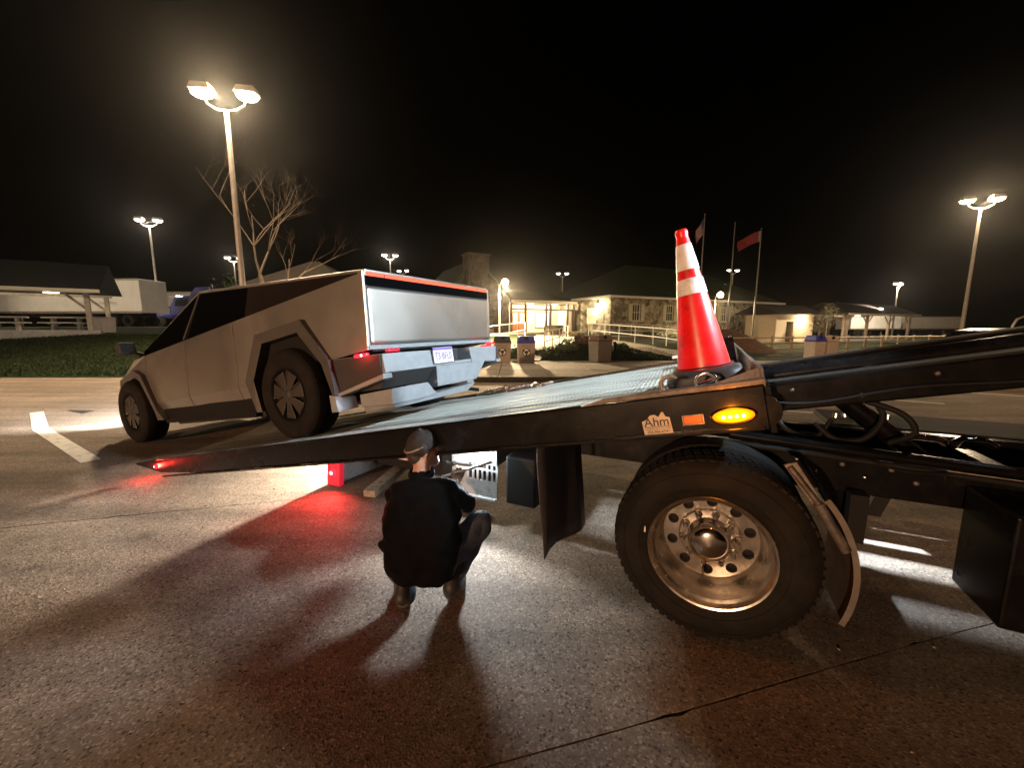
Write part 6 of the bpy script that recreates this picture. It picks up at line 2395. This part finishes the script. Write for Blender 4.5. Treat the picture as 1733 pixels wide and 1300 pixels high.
light('post_light', 'SPOT', (-36.0, 20.0, 9.6), WARMW, 7000.0, 0.3, aim=(-33, 33.6, 2.0), angle=80, blend=0.6)

t2 = trailer('semi_trailer', -43.0, 46.0, 3.0, 15.0, 'grey semi trailer behind the blue truck cab', mat('trailer_grey', (0.40, 0.35, 0.33), 0.5, var=0.1), H=2.8)
t3 = trailer('box_trailer', 52.0, 62.0, 8.0, 9.0, 'white box trailer with bright roof edge beyond the long shelter', H=2.3)
t4 = trailer('tank_trailer', 64.5, 66.5, 6.0, 11.0, 'pale rounded trailer at the end of the far truck row', mat('trailer_pale', (0.55, 0.50, 0.44), 0.5, var=0.1), H=2.1)
light('post_light', 'SPOT', (52.5, 55.6, 7.0), WARMW, 5000.0, 0.3, aim=(60.0, 64.0, 1.0), angle=140, blend=0.6)

# blue tractor facing left
bt = empty('semi_tractor', (-31.0, 38.6, gz(-31, 38.6) + 0.05), (0, 0, R(14)), 'dark blue semi tractor with lit headlamps seen over the pickup mirror', 'lorry')
mb = MB()
mb.prism([(-3.0, 0.75), (-3.0, 1.55), (-1.3, 1.95), (-1.3, 0.75)], 0.25, 2.15)
hood = mb.build('hood', BLUETRUCK, bt, bevel=0.12)
mb = MB()
mb.prism([(-1.29, 0.75), (-1.29, 1.95), (-0.9, 2.75), (0.4, 2.95), (0.4, 0.75)], 0.1, 2.3)
cabo = mb.build('cab', BLUETRUCK, bt, bevel=0.08)
mb = MB()
mb.prism([(0.41, 0.8), (0.41, 3.05), (0.9, 3.75), (2.2, 3.85), (2.2, 0.8)], 0.05, 2.35)
mb.build('sleeper', BLUETRUCK, bt, bevel=0.1)
MB().prism([(-0.95, 1.95), (-0.75, 2.55), (0.2, 2.65), (0.2, 1.95)], 0.085, 0.097).build('side_window', GLASS, cabo)
ww = MB()
ww.hexa([(-1.30, 0.3, 2.0), (-1.28, 2.1, 2.0), (-1.26, 2.1, 2.0), (-1.28, 0.3, 2.0)], [(-0.98, 0.35, 2.68), (-0.98, 2.05, 2.68), (-0.96, 2.05, 2.68), (-0.96, 0.35, 2.68)])
ww.build('windscreen', GLASS, cabo)
MB().box(-1.35, -0.8, 0.2, 2.2, 2.78, 2.86).build('visor', CHROME, cabo, bevel=0.02)
for k in range(5):
    MB().lathe([(0.0, 0.1), (0.05, 0.08), (0.07, 0.0)], 10, (-0.75 + 0.0 * k, 0.35 + 0.42 * k, 2.87), 'z').build('roof_lamp', HEADLAMP, cabo, smooth=60)
MB().box(-3.08, -3.005, 0.75, 1.65, 0.8, 1.5).build('grille', CHROME, hood, bevel=0.02)
for yy in (0.42, 1.98):
    MB().lathe([(0.0, -0.05), (0.12, -0.03), (0.15, 0.03)], 14, (-3.05, yy, 1.05), 'x').build('headlight', HEADLAMP, hood, smooth=60)
MB().box(-3.35, -3.1, 0.15, 2.25, 0.4, 0.72).build('bumper', CHROME, bt, bevel=0.05)
for xx in (-2.2, 3.2, 4.4):
    for yy in (0.0, 2.1):
        wl2 = MB()
        wl2.lathe([(0.0, 0.02), (0.25, 0), (0.48, 0.0), (0.5, 0.05), (0.5, 0.3), (0.48, 0.34), (0.0, 0.34)], 20, (xx, yy, 0.5))
        wl2.build('wheel', RUBBER, bt, smooth=35)
MB().tube([(-0.6, 0.0, 0.75), (0.8, 0.0, 0.75)], 0.3, 16).build('fuel_tank', CHROME, bt, smooth=50)
MB().tube([(2.3, 0.3, 0.8), (2.3, 0.3, 4.1)], 0.08, 10).build('exhaust_stack', CHROME, bt, smooth=50)
MB().box(2.0, 5.0, 0.75, 1.65, 0.65, 0.9).build('chassis', BLACKM, bt)
light('tractor_lamp', 'POINT', (-33.6, 36.6, gz(-31, 38) + 2.0), (1.0, 0.9, 0.7), 160.0, 0.1)

# dark car parked on the lot beyond the tilt frame
cx = empty('parked_car', (15.6, 13.0, 0.0), (0, 0, R(8)), 'black parked car seen low over the tow truck tilt frame', 'car')
mb = MB()
CX = [(-2.35, 0.35), (-2.35, 0.75), (-2.2, 0.95), (-1.25, 1.08), (-0.45, 1.52), (0.2, 1.60), (1.3, 1.58), (2.1, 1.15), (2.35, 1.0), (2.35, 0.35)]
mb.prism(CX, -0.85, 0.85)
cbod = mb.build('body', BLACKP, cx, bevel=0.09)
MB().prism([(-1.0, 1.12), (-0.38, 1.46), (0.18, 1.53), (1.2, 1.50), (1.65, 1.14)], -0.868, -0.858).build('side_window', GLASS, cbod)
MB().box(-2.37, -2.352, -0.75, -0.45, 0.72, 0.85).build('headlight', CHROME, cbod)
MB().box(0.62, 0.82, -0.885, -0.868, 1.36, 1.45).build('yellow_glow_patch', mat('yellow_glow', (0.8, 0.75, 0.3), 0.4, emit=(0.9, 0.8, 0.35), estr=0.7), cbod)  # yellow light painted as a glowing patch on the car window
for xx in (-1.45, 1.45):
    for yy in (-0.88, 0.66):
        wl2 = MB()
        wl2.lathe([(0.0, 0.03), (0.2, 0.02), (0.30, 0), (0.335, 0.04), (0.335, 0.18), (0.30, 0.22), (0.0, 0.2)], 24, (xx, yy, 0.335))
        wl2.build('wheel', RUBBER, cx, smooth=35)

# curved arm street lamp at the far right edge
cl_ = empty('curved_lamp', (44.6, 36.0, gz(44.6, 36.0)), label='slim lamp post with curved arm at the far right edge', cat='lamp')
MB().tube([(0, 0, -0.2), (0, 0, 1.6), (0.3, 0, 2.2), (0.9, 0, 2.45), (2.2, 0, 2.5)], 0.09, 8).build('pole', POLE, cl_, smooth=60)
MB().box(1.9, 2.5, -0.15, 0.15, 2.38, 2.46).build('lens', LED_COOL, cl_)

# ------------------------------------------------------------------ thin mist volume added to give the lamps their glow
hz = MB()
hz.box(-90, 110, -45, 110, -1.6, 13.5)
hzo = hz.build('glow_haze', mat('glow_haze_volume', (1, 1, 1)))
hm = MATS['glow_haze_volume']
hm.node_tree.nodes.clear()
pv = hm.node_tree.nodes.new('ShaderNodeVolumePrincipled')
pv.inputs['Color'].default_value = (0.95, 0.92, 0.88, 1)
pv.inputs['Density'].default_value = 0.0005
pv.inputs['Anisotropy'].default_value = 0.9
ho = hm.node_tree.nodes.new('ShaderNodeOutputMaterial')
hm.node_tree.links.new(pv.outputs[0], ho.inputs['Volume'])
tag(hzo, 'thin mist volume added for the glow around the lamps', kind='stuff')
S.cycles.volume_bounces = 0

# ------------------------------------------------------------------ grit and leaf scraps on the lot
rr = random.Random(77)
db = MB()
for k in range(420):
    x, y = rr.uniform(-5.5, 4.5), rr.uniform(0.9, 6.5)
    s_ = rr.uniform(0.003, 0.011) * (0.6 + 0.25 * y)
    a = rr.uniform(0, 6.28)
    db.cur = 0 if rr.random() < 0.6 else (1 if rr.random() < 0.5 else 2)
    c_, n_ = math.cos(a), math.sin(a)
    hgt = s_ * rr.uniform(0.25, 0.6)
    e = rr.uniform(0.5, 1.0)
    pts = [(x + s_ * c_, y + s_ * n_, 0.001), (x - s_ * n_ * e, y + s_ * c_ * e, 0.001), (x - s_ * c_, y - s_ * n_, 0.001), (x + s_ * n_ * e, y - s_ * c_ * e, 0.001), (x, y, 0.001 + hgt)]
    db.add(pts, [(0, 1, 4), (1, 2, 4), (2, 3, 4), (3, 0, 4)])
dbo = db.build('debris', [mat('grit', (0.30, 0.25, 0.20), 0.9), mat('dark_grit', (0.05, 0.04, 0.03), 0.9), mat('leaf_scrap', (0.30, 0.20, 0.10), 0.8)], fix=False)
tag(dbo, 'scattered grit and leaf scraps on the concrete', 'debris', kind='stuff')
